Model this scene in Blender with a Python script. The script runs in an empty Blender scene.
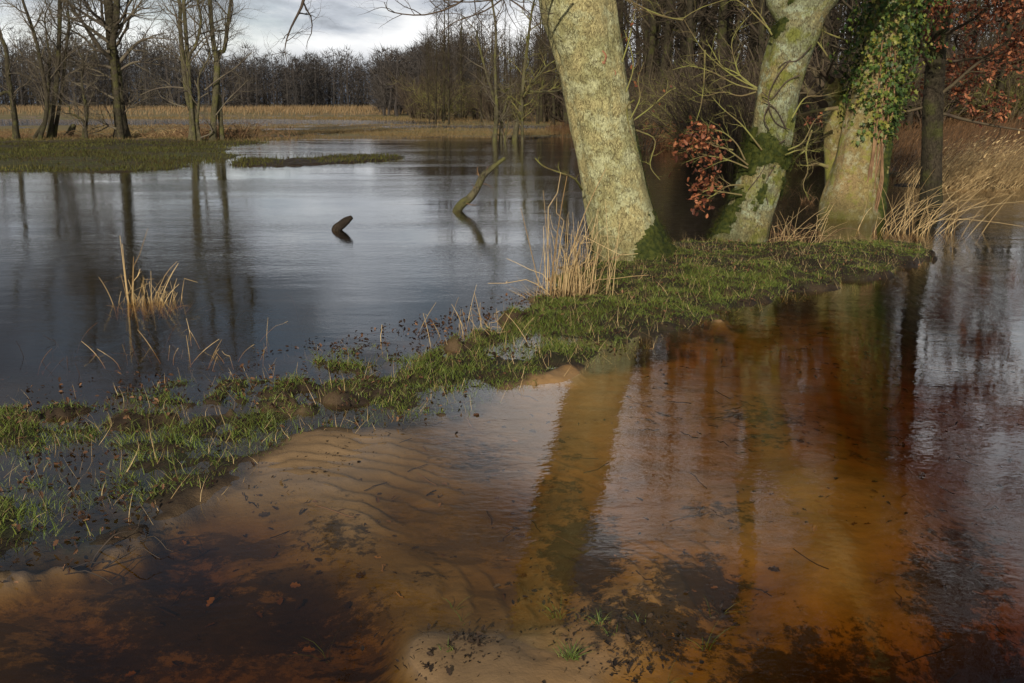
import bpy, math
import numpy as np
from mathutils import Vector
R0 = np.random.default_rng(7)
S = bpy.context.scene
C = S.collection
PI = math.pi
# ---------------------------------------------------------------- camera maths
CH, FPX, PITCH = 1.6, 995.0, math.atan(238.5/995.0)
ct, st = math.cos(PITCH), math.sin(PITCH)
def ray(px, py):
    a = (np.asarray(px, float)-512)/FPX; b = (341.5-np.asarray(py, float))/FPX
    return a, ct+b*st, -st+b*ct
def gp(px, py, z=0.0):
    """ground point seen at a pixel"""
    x, y, w = ray(px, py); k = (CH-z)/(-w)
    return np.stack([x*k, y*k, np.zeros_like(x*k)+z], -1)
def dp(px, py, Y):
    """point at distance Y seen at a pixel"""
    x, y, w = ray(px, py); k = Y/y
    return np.stack([x*k, y*k, CH+w*k], -1)
def topix(x, y, z=0.0):
    y = np.maximum(y, 1.2); dz = z-CH
    f = y*ct-dz*st; u = y*st+dz*ct
    return 512+FPX*x/f, 341.5-FPX*u/f
# ---------------------------------------------------------------- noise
def _h(ix, iy, s):
    n = (ix.astype(np.int64)*374761393+iy.astype(np.int64)*668265263+s*974711) & 0x7fffffff
    n = ((n ^ (n >> 13))*1274126177) & 0x7fffffff
    return ((n ^ (n >> 16)) & 0xffff)/65535.0
def vn(x, y, s=0):
    x = np.asarray(x, float); y = np.asarray(y, float)
    ix = np.floor(x); iy = np.floor(y); fx = x-ix; fy = y-iy
    fx = fx*fx*(3-2*fx); fy = fy*fy*(3-2*fy)
    a = _h(ix, iy, s); b = _h(ix+1, iy, s); c = _h(ix, iy+1, s); d = _h(ix+1, iy+1, s)
    return (a+(b-a)*fx)*(1-fy)+(c+(d-c)*fx)*fy
def fbm(x, y, s=0, o=4):
    r = 0; a = .5; t = 0
    for i in range(o):
        r = r+a*vn(x*2**i+17.3*i, y*2**i-9.1*i, s+i); t += a; a *= .5
    return r/t
def ss(a, b, x):
    t = np.clip((x-a)/(b-a), 0, 1); return t*t*(3-2*t)
def sdf(poly, x, y):
    """signed distance, positive inside"""
    poly = np.asarray(poly, float)[:, :2]
    d = np.full(x.shape, 1e9); ins = np.zeros(x.shape, bool)
    for i in range(len(poly)):
        a = poly[i]; b = poly[(i+1) % len(poly)]; e = b-a
        t = np.clip(((x-a[0])*e[0]+(y-a[1])*e[1])/(e@e+1e-12), 0, 1)
        d = np.minimum(d, np.hypot(x-a[0]-t*e[0], y-a[1]-t*e[1]))
        c = ((a[1] > y) != (b[1] > y)) & (x < (b[0]-a[0])*(y-a[1])/((b[1]-a[1]) if b[1] != a[1] else 1e-9)+a[0])
        ins ^= c
    return np.where(ins, d, -d)
def nrm(v): return v/np.maximum(np.linalg.norm(v, axis=-1, keepdims=True), 1e-9)
# ---------------------------------------------------------------- mesh building
def mesh(name, V, Q=None, T=None, smooth=True, attr=None):
    me = bpy.data.meshes.new(name)
    V = np.asarray(V, np.float32).reshape(-1, 3)
    Q = np.zeros((0, 4), np.int32) if Q is None else np.asarray(Q, np.int32).reshape(-1, 4)
    T = np.zeros((0, 3), np.int32) if T is None else np.asarray(T, np.int32).reshape(-1, 3)
    me.vertices.add(len(V)); me.vertices.foreach_set('co', V.ravel())
    L = np.concatenate([Q.ravel(), T.ravel()])
    me.loops.add(len(L)); me.loops.foreach_set('vertex_index', L)
    me.polygons.add(len(Q)+len(T))
    st_ = np.concatenate([np.arange(len(Q))*4, len(Q)*4+np.arange(len(T))*3]).astype(np.int32)
    me.polygons.foreach_set('loop_start', st_)
    me.polygons.foreach_set('loop_total', np.concatenate([np.full(len(Q), 4), np.full(len(T), 3)]).astype(np.int32))
    me.update(calc_edges=True)
    me.polygons.foreach_set('use_smooth', np.full(len(Q)+len(T), bool(smooth)))
    if attr is not None:
        for k, a in attr.items():
            at = me.color_attributes.new(name=k, type='FLOAT_COLOR', domain='POINT')
            at.data.foreach_set('color', np.asarray(a, np.float32).ravel())
    me.validate()
    return me
class MB:
    def __init__(s): s.V = []; s.Q = []; s.T = []; s.n = 0
    def add(s, V, Q=None, T=None):
        V = np.asarray(V, float).reshape(-1, 3); s.V.append(V)
        if Q is not None and len(Q): s.Q.append(np.asarray(Q).reshape(-1, 4)+s.n)
        if T is not None and len(T): s.T.append(np.asarray(T).reshape(-1, 3)+s.n)
        s.n += len(V); return s
    def build(s, name, mat, parent=None, smooth=True, **k):
        me = mesh(name, np.concatenate(s.V), np.concatenate(s.Q) if s.Q else None, np.concatenate(s.T) if s.T else None, smooth)
        return link(name, me, mat, parent, **k)
def link(name, me, mat, parent=None, label=None, cat=None, group=None, kind=None):
    o = bpy.data.objects.new(name, me); C.objects.link(o)
    if me is not None and mat is not None: me.materials.append(mat)
    if parent is not None:
        o.parent = parent; 
        if parent.type == 'EMPTY' or True: o.matrix_parent_inverse = parent.matrix_basis.inverted()
    tag(o, label, cat, group, kind); return o
def tag(o, label=None, cat=None, group=None, kind=None):
    for k, v in (('label', label), ('category', cat), ('group', group), ('kind', kind)):
        if v: o[k] = v
def empty(name, loc, label, cat, group=None):
    o = bpy.data.objects.new(name, None); C.objects.link(o); o.location = Vector([float(c) for c in loc]); o.empty_display_size = .2
    tag(o, label, cat, group); return o
def dup(root, loc, rz=0, sc=1, label=None):
    r = root.copy(); C.objects.link(r); r.location = loc; r.rotation_euler = (0, 0, rz); r.scale = (sc, sc, sc)
    if label: r['label'] = label
    for ch in list(root.children):
        c = ch.copy(); C.objects.link(c); c.parent = r
    return r
def tubes(P, Rr, k=4, caps=False):
    """P (N,S,3) centre lines, Rr (N,S) radii -> verts, quads"""
    N, Sg, _ = P.shape
    t = np.gradient(P, axis=1); t = nrm(t)
    m = nrm(P[:, -1]-P[:, 0]); ref = np.where(np.abs(m[:, 2:3]) > .8, np.array([[1., 0, 0]]), np.array([[0., 0, 1]]))[:, None, :]
    u = nrm(np.cross(t, np.broadcast_to(ref, t.shape))); v = np.cross(t, u)
    a = np.arange(k)*2*PI/k
    V = P[:, :, None, :]+Rr[:, :, None, None]*(np.cos(a)[None, None, :, None]*u[:, :, None, :]+np.sin(a)[None, None, :, None]*v[:, :, None, :])
    n, s, j = np.meshgrid(np.arange(N), np.arange(Sg-1), np.arange(k), indexing='ij')
    b = n*Sg*k+s*k; j2 = (j+1) % k
    Q = np.stack([b+j, b+j2, b+k+j2, b+k+j], -1).reshape(-1, 4)
    return V.reshape(-1, 3), Q
def smoothline(pts, n):
    """Catmull-Rom through rows of pts (any columns)"""
    p = np.asarray(pts, float); p = np.vstack([2*p[0]-p[1], p, 2*p[-1]-p[-2]])
    m = len(p)-3; t = np.linspace(0, m-1e-6, n); i = t.astype(int); f = (t-i)[:, None]
    a, b, c, d = p[i], p[i+1], p[i+2], p[i+3]
    return .5*((2*b)+(-a+c)*f+(2*a-5*b+4*c-d)*f**2+(-a+3*b-3*c+d)*f**3)
def blades(B, D, H, W, bend, segs=3, width_dir=None):
    """ribbons: base B (N,3), unit direction D, height H, width W, bend vector (N,3)"""
    N = len(B); t = np.linspace(0, 1, segs+1)
    P = B[:, None]+D[:, None]*(H[:, None]*t)[:, :, None]+bend[:, None]*(t**2)[None, :, None]*H[:, None, None]
    if width_dir is None:
        a = R0.uniform(0, 2*PI, N); width_dir = np.stack([np.cos(a), np.sin(a), np.zeros(N)], -1)
    w = (W[:, None]*(1-t**1.5*.97)[None])[:, :, None]*width_dir[:, None]*.5
    V = np.stack([P-w, P+w], 2).reshape(-1, 3)
    n, s = np.meshgrid(np.arange(N), np.arange(segs), indexing='ij'); b = n*(segs+1)*2+s*2
    return V, np.stack([b, b+1, b+3, b+2], -1).reshape(-1, 4)
def randrot(n, rng, flat=None):
    a = rng.normal(size=(n, 3)); 
    if flat is not None: a = a*flat+np.array([0, 0, 1.])
    z = nrm(a); x = nrm(np.cross(z, rng.normal(size=(n, 3)))); y = np.cross(z, x)
    return x, y, z
OAKLEAF = np.array([[0, 0, 0], [.16, .15, .05], [.12, .3, .02], [.3, .45, .09], [.2, .6, .03], [.24, .8, .05], [0, 1, -.08], [-.24, .8, .05], [-.2, .6, .03], [-.3, .45, .09], [-.12, .3, .02], [-.16, .15, .05], [0, .5, -.04]])
IVYLEAF = np.array([[0, 0, 0], [.42, -.05, .05], [.25, .3, .02], [.5, .55, .08], [.18, .6, .02], [0, 1, -.08], [-.18, .6, .02], [-.5, .55, .08], [-.25, .3, .02], [-.42, -.05, .05], [0, .35, -.05]])
def leaves(P, size, rng, tpl=OAKLEAF, flat=None, frames=None):
    n = len(P); x, y, z = frames if frames is not None else randrot(n, rng, flat); m = len(tpl)
    V = P[:, None]+size[:, None, None]*(tpl[None, :, 0:1]*x[:, None]+tpl[None, :, 1:2]*y[:, None]+tpl[None, :, 2:3]*z[:, None])
    k = np.arange(m-1); T = np.stack([np.full(m-1, m-1), k, (k+1) % (m-1)], -1)
    T = (np.arange(n)[:, None, None]*m+T[None]).reshape(-1, 3)
    return V.reshape(-1, 3), T
# ---------------------------------------------------------------- materials
class NT:
    def __init__(s, name):
        s.m = bpy.data.materials.new(name); s.m.use_nodes = True; s.t = s.m.node_tree; s.t.nodes.clear()
        s.out = s.n('ShaderNodeOutputMaterial')
    def n(s, ty, **k):
        o = s.t.nodes.new(ty)
        for a, b in k.items():
            if a[0] == '_': s.set(o, a[1:], b)
            else: setattr(o, a, b)
        return o
    def set(s, o, key, v):
        key = int(key) if key.isdigit() else key.replace('_', ' ')
        i = o.inputs[key]
        if isinstance(v, bpy.types.NodeSocket): s.t.links.new(v, i)
        elif isinstance(v, (tuple, list)) and len(v) == 3 and i.type == 'RGBA': i.default_value = (*v, 1)
        else: i.default_value = v
    def mix(s, f, a, b, mode='MIX'):
        o = s.n('ShaderNodeMix', data_type='RGBA', blend_type=mode); s.set(o, '0', f)
        for k, v in ((6, a), (7, b)): s.set(o, str(k), v)
        return o.outputs[2]
    def math(s, op, a, b=0., c=0.):
        o = s.n('ShaderNodeMath', operation=op); s.set(o, '0', a); s.set(o, '1', b); s.set(o, '2', c); return o.outputs[0]
    def noise(s, vec, scale, detail=4, rough=.55, dist=0., out=0):
        o = s.n('ShaderNodeTexNoise', _Vector=vec, _Scale=float(scale), _Detail=float(detail), _Roughness=rough, _Distortion=float(dist)); return o.outputs[out]
    def ramp(s, f, stops, interp='LINEAR'):
        o = s.n('ShaderNodeValToRGB'); e = o.color_ramp; e.interpolation = interp
        while len(e.elements) < len(stops): e.elements.new(.5)
        for q, (p, c) in zip(e.elements, stops):
            q.position = p; q.color = (*c, 1) if isinstance(c, tuple) else (c, c, c, 1)
        s.t.links.new(f, e and o.inputs[0]); return o.outputs[0]
    def map(s, vec, sc=(1, 1, 1), loc=(0, 0, 0), rot=(0, 0, 0)):
        o = s.n('ShaderNodeMapping', _Vector=vec, _Scale=sc, _Location=loc, _Rotation=rot); return o.outputs[0]
    def bump(s, h, st_=.5, d=.01, nrm_=None):
        o = s.n('ShaderNodeBump', _Height=h, _Strength=st_, _Distance=d)
        if nrm_ is not None: s.set(o, 'Normal', nrm_)
        return o.outputs[0]
    def pbr(s, col, rough=.8, normal=None, spec=.3, **k):
        o = s.n('ShaderNodeBsdfPrincipled'); s.set(o, 'Base_Color', col); s.set(o, 'Roughness', rough); s.set(o, 'Specular_IOR_Level', spec)
        if normal is not None: s.set(o, 'Normal', normal)
        return o.outputs[0]
    def done(s, sh, vol=None):
        s.t.links.new(sh, s.out.inputs[0])
        if vol is not None: s.t.links.new(vol, s.out.inputs[1])
        return s.m
    def obj(s): return s.n('ShaderNodeTexCoord').outputs['Object']
    def pos(s): return s.n('ShaderNodeNewGeometry').outputs['Position']
    def rnd(s): return s.n('ShaderNodeNewGeometry').outputs['Random Per Island']
def m_bark(name, c1, c2, dark, scale=1., moss=None, lichen=None, bs=1., foot=0.):
    """fissured bark: plates between dark cracks, patches of lichen, green algae on the upper side"""
    t = NT(name); o = t.obj()
    w = t.noise(o, 5*scale, 3, .6, out=1)
    v = t.n('ShaderNodeVectorMath', operation='MULTIPLY_ADD'); t.set(v, '0', w); t.set(v, '1', (.10/scale, .10/scale, .14/scale)); t.set(v, '2', o)
    mp = t.map(v.outputs[0], (1, 1, .5))
    ve = t.n('ShaderNodeTexVoronoi', feature='DISTANCE_TO_EDGE', _Vector=mp, _Scale=44*scale, _Randomness=1.)
    ve2 = t.n('ShaderNodeTexVoronoi', feature='DISTANCE_TO_EDGE', _Vector=mp, _Scale=75*scale, _Randomness=1.)
    crack = t.ramp(ve.outputs[0], [(0, .1), (.07, .7), (.22, 1.)])
    crack2 = t.ramp(ve2.outputs[0], [(0, .35), (.16, 1.)])
    brk = t.ramp(t.noise(o, 14*scale, 3), [(.46, 0.), (.62, .9)]); fk = t.ramp(t.noise(t.map(o, (1, 1, .55)), 64*scale, 4, .7, .4), [(.54, 0.), (.66, .6)])
    ck = t.mix(brk, (1, 1, 1), crack); n1 = t.noise(o, 3*scale, 5, .6); n2 = t.noise(o, 30*scale, 4, .7)
    col = t.mix(t.ramp(n1, [(.40, 0.), (.58, 1.)]), c1, c2)
    col = t.mix(t.ramp(n2, [(.35, .5), (.7, 0.)]), col, dark)
    if lichen: col = t.mix(t.ramp(t.noise(o, 6*scale, 6, .7), [(.5, 0.), (.6, .75)]), col, lichen)
    col = t.mix(t.math('MULTIPLY', t.math('SUBTRACT', 1., ck), .85), col, dark)
    col = t.mix(t.math('MULTIPLY', t.math('SUBTRACT', 1., crack2), .4), col, dark); col = t.mix(fk, col, dark)
    if moss:
        col = t.mix(t.ramp(t.noise(o, 4*scale, 5, .65), [(.5, 0.), (.62, .85)]), col, moss)
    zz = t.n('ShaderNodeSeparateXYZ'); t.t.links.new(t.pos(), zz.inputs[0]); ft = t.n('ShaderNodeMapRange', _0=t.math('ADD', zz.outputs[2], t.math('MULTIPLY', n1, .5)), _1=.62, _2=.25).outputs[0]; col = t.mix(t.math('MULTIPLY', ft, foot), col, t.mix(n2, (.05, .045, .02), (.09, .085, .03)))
    hgt = t.math('ADD', t.math('MULTIPLY', ck, .6), t.math('ADD', t.math('MULTIPLY', crack2, .25), t.math('MULTIPLY_ADD', n2, .5, t.math('MULTIPLY', fk, -.6))))
    return t.done(t.pbr(col, .9, t.bump(hgt, bs, .018/scale), .15))
def m_twig(name, a, b, sc=3., rough=.85):
    t = NT(name); col = t.mix(t.ramp(t.noise(t.obj(), sc, 4), [(.4, 0.), (.6, 1.)]), a, b)
    return t.done(t.pbr(col, rough, spec=.2))
def m_leaf(name, stops, trans=.35, rough=.6, spec=.25, pn=None):
    t = NT(name); r = t.rnd()
    if pn:
        r = t.math('MULTIPLY_ADD', r, .55, t.math('MULTIPLY_ADD', t.noise(t.pos(), pn, 3), .9, -.22))
    c = t.ramp(r, stops)
    d = t.pbr(c, rough, spec=spec); tr = t.n('ShaderNodeBsdfTranslucent', _Color=c)
    m = t.n('ShaderNodeMixShader'); t.set(m, '0', trans); t.t.links.new(d, m.inputs[1]); t.t.links.new(tr.outputs[0], m.inputs[2])
    return t.done(m.outputs[0])
M = {}
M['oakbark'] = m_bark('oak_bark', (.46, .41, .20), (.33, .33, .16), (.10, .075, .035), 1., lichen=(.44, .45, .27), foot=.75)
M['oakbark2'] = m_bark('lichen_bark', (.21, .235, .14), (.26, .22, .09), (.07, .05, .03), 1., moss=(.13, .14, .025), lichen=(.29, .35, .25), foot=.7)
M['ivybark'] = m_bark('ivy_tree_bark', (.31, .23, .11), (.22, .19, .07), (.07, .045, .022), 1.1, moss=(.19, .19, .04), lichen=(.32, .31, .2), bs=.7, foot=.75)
M['darkbark'] = m_bark('dark_bark', (.062, .05, .034), (.045, .04, .024), (.018, .014, .01), .6, moss=(.055, .058, .018))
M['farbark'] = m_bark('bank_bark', (.085, .072, .05), (.06, .055, .034), (.022, .018, .013), .4, moss=(.08, .08, .028))
M['palebark'] = m_bark('pale_bark', (.15, .135, .085), (.10, .095, .05), (.035, .028, .02), .6, moss=(.11, .11, .035))
M['twig'] = m_twig('twig', (.06, .044, .032), (.085, .068, .04))
M['twig_grey'] = m_twig('twig_grey', (.085, .07, .056), (.11, .095, .065))
M['twig_dark'] = m_twig('twig_dark', (.045, .034, .027), (.07, .052, .038))
M['twig_green'] = m_twig('twig_green', (.17, .17, .05), (.12, .09, .045), 5.)
M['twig_tan'] = m_twig('twig_tan', (.24, .15, .08), (.14, .08, .045), 5.)
M['wood_wood'] = m_twig('forest_wood', (.038, .028, .02), (.055, .045, .028), 1.)
M['far_wood'] = m_twig('far_wood', (.036, .034, .034), (.055, .048, .044), .05)
M['moss'] = m_leaf('moss', [(0, (.015, .022, .004)), (.5, (.035, .05, .007)), (.85, (.065, .075, .012)), (1, (.09, .065, .02))], .2, .9, .1)
M['mossbase'] = m_twig('moss_mat', (.018, .026, .005), (.045, .052, .009), 20.)
M['russet'] = m_leaf('russet_leaves', [(0, (.06, .022, .014)), (.4, (.15, .05, .028)), (.75, (.30, .105, .045)), (1, (.42, .18, .09))], .25, .55)
M['ivy'] = m_leaf('ivy_leaves', [(0, (.02, .04, .010)), (.5, (.045, .085, .016)), (.78, (.11, .145, .025)), (1, (.22, .2, .04))], .15, .5, .3)
M['grass'] = m_leaf('grass_blades', [(0, (.045, .028, .014)), (.2, (.10, .07, .025)), (.36, (.085, .105, .02)), (.58, (.12, .18, .03)), (.74, (.20, .24, .045)), (.85, (.26, .22, .08)), (1, (.38, .27, .13))], .35, .5, .3, pn=3.4)
M['sprout'] = m_leaf('green_grass', [(0, (.06, .10, .02)), (.6, (.11, .17, .035)), (1, (.2, .22, .06))], .35, .5)
M['bankgrass'] = m_leaf('bank_grass', [(0, (.06, .04, .018)), (.4, (.06, .052, .018)), (.68, (.07, .08, .02)), (.85, (.12, .11, .03)), (1, (.22, .16, .07))], .25, .7, .15, pn=.35)
M['meadow'] = m_leaf('meadow_grass', [(0, (.085, .06, .032)), (.35, (.17, .115, .055)), (.7, (.22, .16, .08)), (.85, (.13, .12, .045)), (1, (.30, .22, .12))], .25, .8, .1, pn=.12)
M['reed'] = m_leaf('dry_reed', [(0, (.24, .155, .07)), (.4, (.46, .33, .165)), (.8, (.62, .47, .25)), (1, (.32, .22, .10))], .2, .7, .2)
M['belt'] = m_leaf('belt_reed', [(0, (.12, .08, .045)), (.4, (.20, .135, .07)), (.8, (.28, .20, .115)), (1, (.12, .10, .04))], .2, .8, .1, pn=.05)
M['reedback'] = m_leaf('brown_reed', [(0, (.06, .034, .018)), (.5, (.13, .072, .035)), (1, (.22, .13, .07))], .2, .8, .1)
M['redreed'] = m_leaf('reddish_reed', [(0, (.12, .06, .03)), (.5, (.26, .13, .065)), (1, (.36, .2, .11))], .2, .8, .1)
M['litter'] = m_leaf('dead_leaves', [(0, (.018, .012, .009)), (.55, (.04, .022, .014)), (.85, (.10, .05, .028)), (1, (.22, .12, .065))], .1, .7, .12)
M['debris'] = m_leaf('black_debris', [(0, (.010, .008, .007)), (.8, (.03, .02, .014)), (1, (.06, .04, .025))], .0, .75, .1)
M['wound'] = m_twig('bare_wood', (.33, .17, .10), (.16, .07, .04), 30.)
M['heal'] = m_twig('healed_wood', (.42, .38, .32), (.3, .22, .16), 25.)
M['darklog'] = m_bark('wet_bark', (.06, .045, .032), (.035, .026, .02), (.015, .012, .01), .9)
# ---------------------------------------------------------------- ground
def poly(pp): return gp([p[0] for p in pp], [p[1] for p in pp])[:, :2]
BANK = poly([(-160, 430), (0, 424), (70, 420), (150, 424), (230, 416), (300, 408), (350, 398), (400, 372), (450, 350), (500, 330), (530, 303), (556, 272), (600, 256), (660, 247), (720, 243), (800, 247), (870, 244), (925, 246), (928, 258), (880, 278), (820, 290), (745, 306), (690, 325), (640, 345), (605, 357), (560, 374), (500, 388), (465, 410), (400, 424), (350, 431), (295, 436), (245, 470), (180, 505), (120, 545), (50, 566), (-20, 580), (-200, 640)])
MARSH = poly([(-60, 400), (0, 392), (90, 385), (200, 370), (300, 345), (380, 330), (480, 305), (540, 285), (560, 330), (450, 375), (380, 410), (250, 425), (120, 430), (-60, 440)])
FAR = np.array([list(q) for q in poly([(-900, 185), (-100, 176), (0, 174), (60, 173), (130, 172), (175, 170), (222, 163), (250, 155), (246, 148), (262, 142), (300, 139.5), (400, 139), (430, 137.5), (500, 139), (560, 138), (610, 139), (650, 150), (720, 153), (760, 160), (820, 168), (870, 174), (905, 186), (960, 190), (1024, 187), (1500, 190)])]+[[900, 60], [2500, 2500], [-2500, 2500], [-900, 60]])
TONGUE = poly([(222, 167), (300, 167), (345, 164), (404, 159.5), (404, 156), (345, 156), (290, 159), (240, 158)])
CHAN = poly([(-1500, 125.5), (0, 125.2), (150, 124.6), (300, 124), (420, 123.5), (440, 122.5), (400, 121), (330, 120.2), (240, 119.8), (0, 119.6), (-1500, 119.8)])
CHAN2 = poly([(395, 127.2), (480, 127.6), (560, 128.6), (640, 129), (640, 127), (540, 126.2), (440, 126)])
CTRL = np.array([(0, 200, -.35), (200, 250, -.4), (100, 300, -.3), (0, 330, -.16), (0, 385, -.05), (100, 360, -.09), (200, 340, -.1), (200, 385, -.05), (300, 370, -.05), (360, 340, -.06), (420, 320, -.12), (440, 270, -.4), (300, 290, -.4), (480, 290, -.2), (350, 220, -.5), (520, 230, -.4),
 (700, 220, -.4), (800, 225, -.4), (930, 225, -.35), (1024, 240, -.4),
 (0, 480, .0), (100, 480, .0), (200, 450, .0), (350, 405, .0), (450, 390, -.01), (530, 350, .01), (620, 290, .02), (700, 270, .02), (800, 270, .01), (900, 250, .0), (60, 450, .01),
 (290, 445, .018), (325, 440, .03), (250, 490, -.008), (330, 470, .0), (360, 510, -.014), (410, 560, -.022), (450, 600, -.02), (380, 440, -.004), (435, 655, .03), (500, 670, .04), (560, 675, .022), (560, 640, -.004), (620, 620, -.012), (650, 590, -.03), (600, 650, -.005),
 (480, 450, -.035), (520, 500, -.06), (440, 430, -.012), (500, 410, -.01), (545, 395, -.02), (500, 560, -.05), (540, 600, -.03), (400, 500, -.04), (440, 530, -.04),
 (200, 560, -.12), (100, 620, -.13), (300, 600, -.13), (250, 530, -.08), (350, 640, -.13), (300, 680, -.17), (200, 680, -.16), (100, 580, -.07), (0, 620, -.08), (0, 683, -.12), (365, 683, -.09),
 (580, 420, -.07), (600, 500, -.1), (590, 560, -.09), (640, 380, -.07), (700, 360, -.11), (800, 330, -.15), (950, 300, -.3), (900, 400, -.27), (760, 450, -.15), (800, 480, -.06), (830, 540, -.06), (740, 520, -.09), (680, 480, -.1), (870, 500, -.1), (900, 560, -.14), (980, 540, -.24), (1024, 640, -.5), (850, 650, -.28), (700, 640, -.12), (740, 580, -.16), (1000, 420, -.35), (640, 683, -.07), (700, 420, -.12), (1024, 480, -.33), (760, 683, -.2), (950, 683, -.4)])
CTRL[(CTRL[:, 0] > 560) & (CTRL[:, 1] > 310), 2] *= .56
CTRL[(CTRL[:, 0] > 380) & (CTRL[:, 0] < 560) & (CTRL[:, 1] > 395) & (CTRL[:, 1] < 620), 2] -= .018
CG = gp(CTRL[:, 0], CTRL[:, 1])[:, :2]
RC = gp(235, 640)[:2]
def height(x, y):
    x = np.asarray(x, float); y = np.asarray(y, float); sh = x.shape; x = x.ravel(); y = y.ravel()
    px, py = topix(x, y); num = 0; den = 0
    for (cx, cy, cz) in CTRL:
        w = 1/(((px-cx)**2+((py-cy)*1.3)**2)+500)**1.7; num = num+w*cz; den = den+w
    h = num/den
    r = np.hypot(x, y)
    h = np.where(r > 22, -.5, h+(-.45-h)*ss(13, 22, r))
    near = (r < 30)
    sb = sdf(BANK, x, y)
    wig = (fbm(x*3, y*3, 5)-.5)
    n2 = fbm(x*9, y*9, 9)-.5
    lf = ss(1.5, -.5, x)
    mound = ss(4.5, 9, y)*ss(-.6, 2.5, x)*(1-ss(3.5, 5.2, x))
    hb = (.008-.017*lf+.035*mound+.07*ss(.05, .7, sb)*mound)+wig*(.09+.04*lf+.03*mound)+n2*(.06-.025*lf)
    k = ss(-.12, .12, sb+wig*(.5+.3*lf)+n2*.1)*(1-lf*(1-ss(-.16, .0, sb)))
    h = np.where(near, h*(1-k)+hb*k, h)
    h = h+np.where(near, (fbm(x*2.2, y*2.2, 21)-.5)*.022*ss(.0, .05, -h), 0)+np.where(near, (fbm(x*14, y*14, 31)-.5)*.009*(1-ss(.02, .1, -h)), 0)
    # marsh hummocks
    sm = sdf(MARSH, x, y); hm = fbm(x*5.5, y*5.5, 41)
    h = h+np.where(near, ss(-.1, .3, sm)*(ss(.46, .64, hm))*.062, 0)
    # sand ripples left by the current
    rx = x-RC[0]; ry = y-RC[1]; rr = np.hypot(rx, ry*.8)+.22*(fbm(x*2.4, y*2.4, 3)-.5)+.07*(fbm(x*7, y*7, 4)-.5)
    ph = rr/.095; sw = (ph-np.floor(ph)); rip = np.where(sw < .72, sw/.72, (1-sw)/.28)
    az = np.arctan2(ry, rx); am = ss(-.2, .35, az)*(1-ss(1.7, 2.1, az))*ss(.42, .7, rr)*(1-ss(1.5, 2.2, rr))
    amp = am*(.4+.6*vn(x*2, y*2, 8))
    h = h+np.where(near & (k < .5), (rip-.5)*.016*amp*ss(.35, .62, fbm(x*3.5, y*3.5, 77))*(.6+.8*fbm(x*12, y*12, 79)), 0)
    # far land
    sf = sdf(FAR, x, y)+np.where(r < 70, (fbm(x*.5, y*.5, 11)-.5)*2.2+(fbm(x*1.6, y*1.6, 14)-.5)*1., (fbm(x*.2, y*.2, 12)-.5)*3)
    hf = .05+.09*ss(.5, 6, sf)*(1-ss(44, 56, r))+(fbm(x*.8, y*.8, 13)-.5)*.09
    right = ss(2, 14, x-.02*y)
    hf = hf+right*(ss(1, 30, sf)*1.5+ss(25, 120, sf)*5.5)
    hf = hf-.04*(1-right)
    hf = hf+.4*(1-right)*ss(140, 200, r)
    kf = ss(-.7, .5, sf); h = h*(1-kf)+hf*kf
    tg = ss(-.5, .25, sdf(TONGUE, x, y)+(fbm(x*1.5, y*1.5, 15)-.5)*.8); h = h*(1-tg)+(.035+(fbm(x*3, y*3, 16)-.5)*.09)*tg
    for ch in (CHAN, CHAN2):
        c = ss(-1.5, .5, sdf(ch, x, y)+(fbm(x*.35, y*.15, 17)-.5)*2); h = h*(1-c)-.3*c
    return h.reshape(sh)
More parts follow.
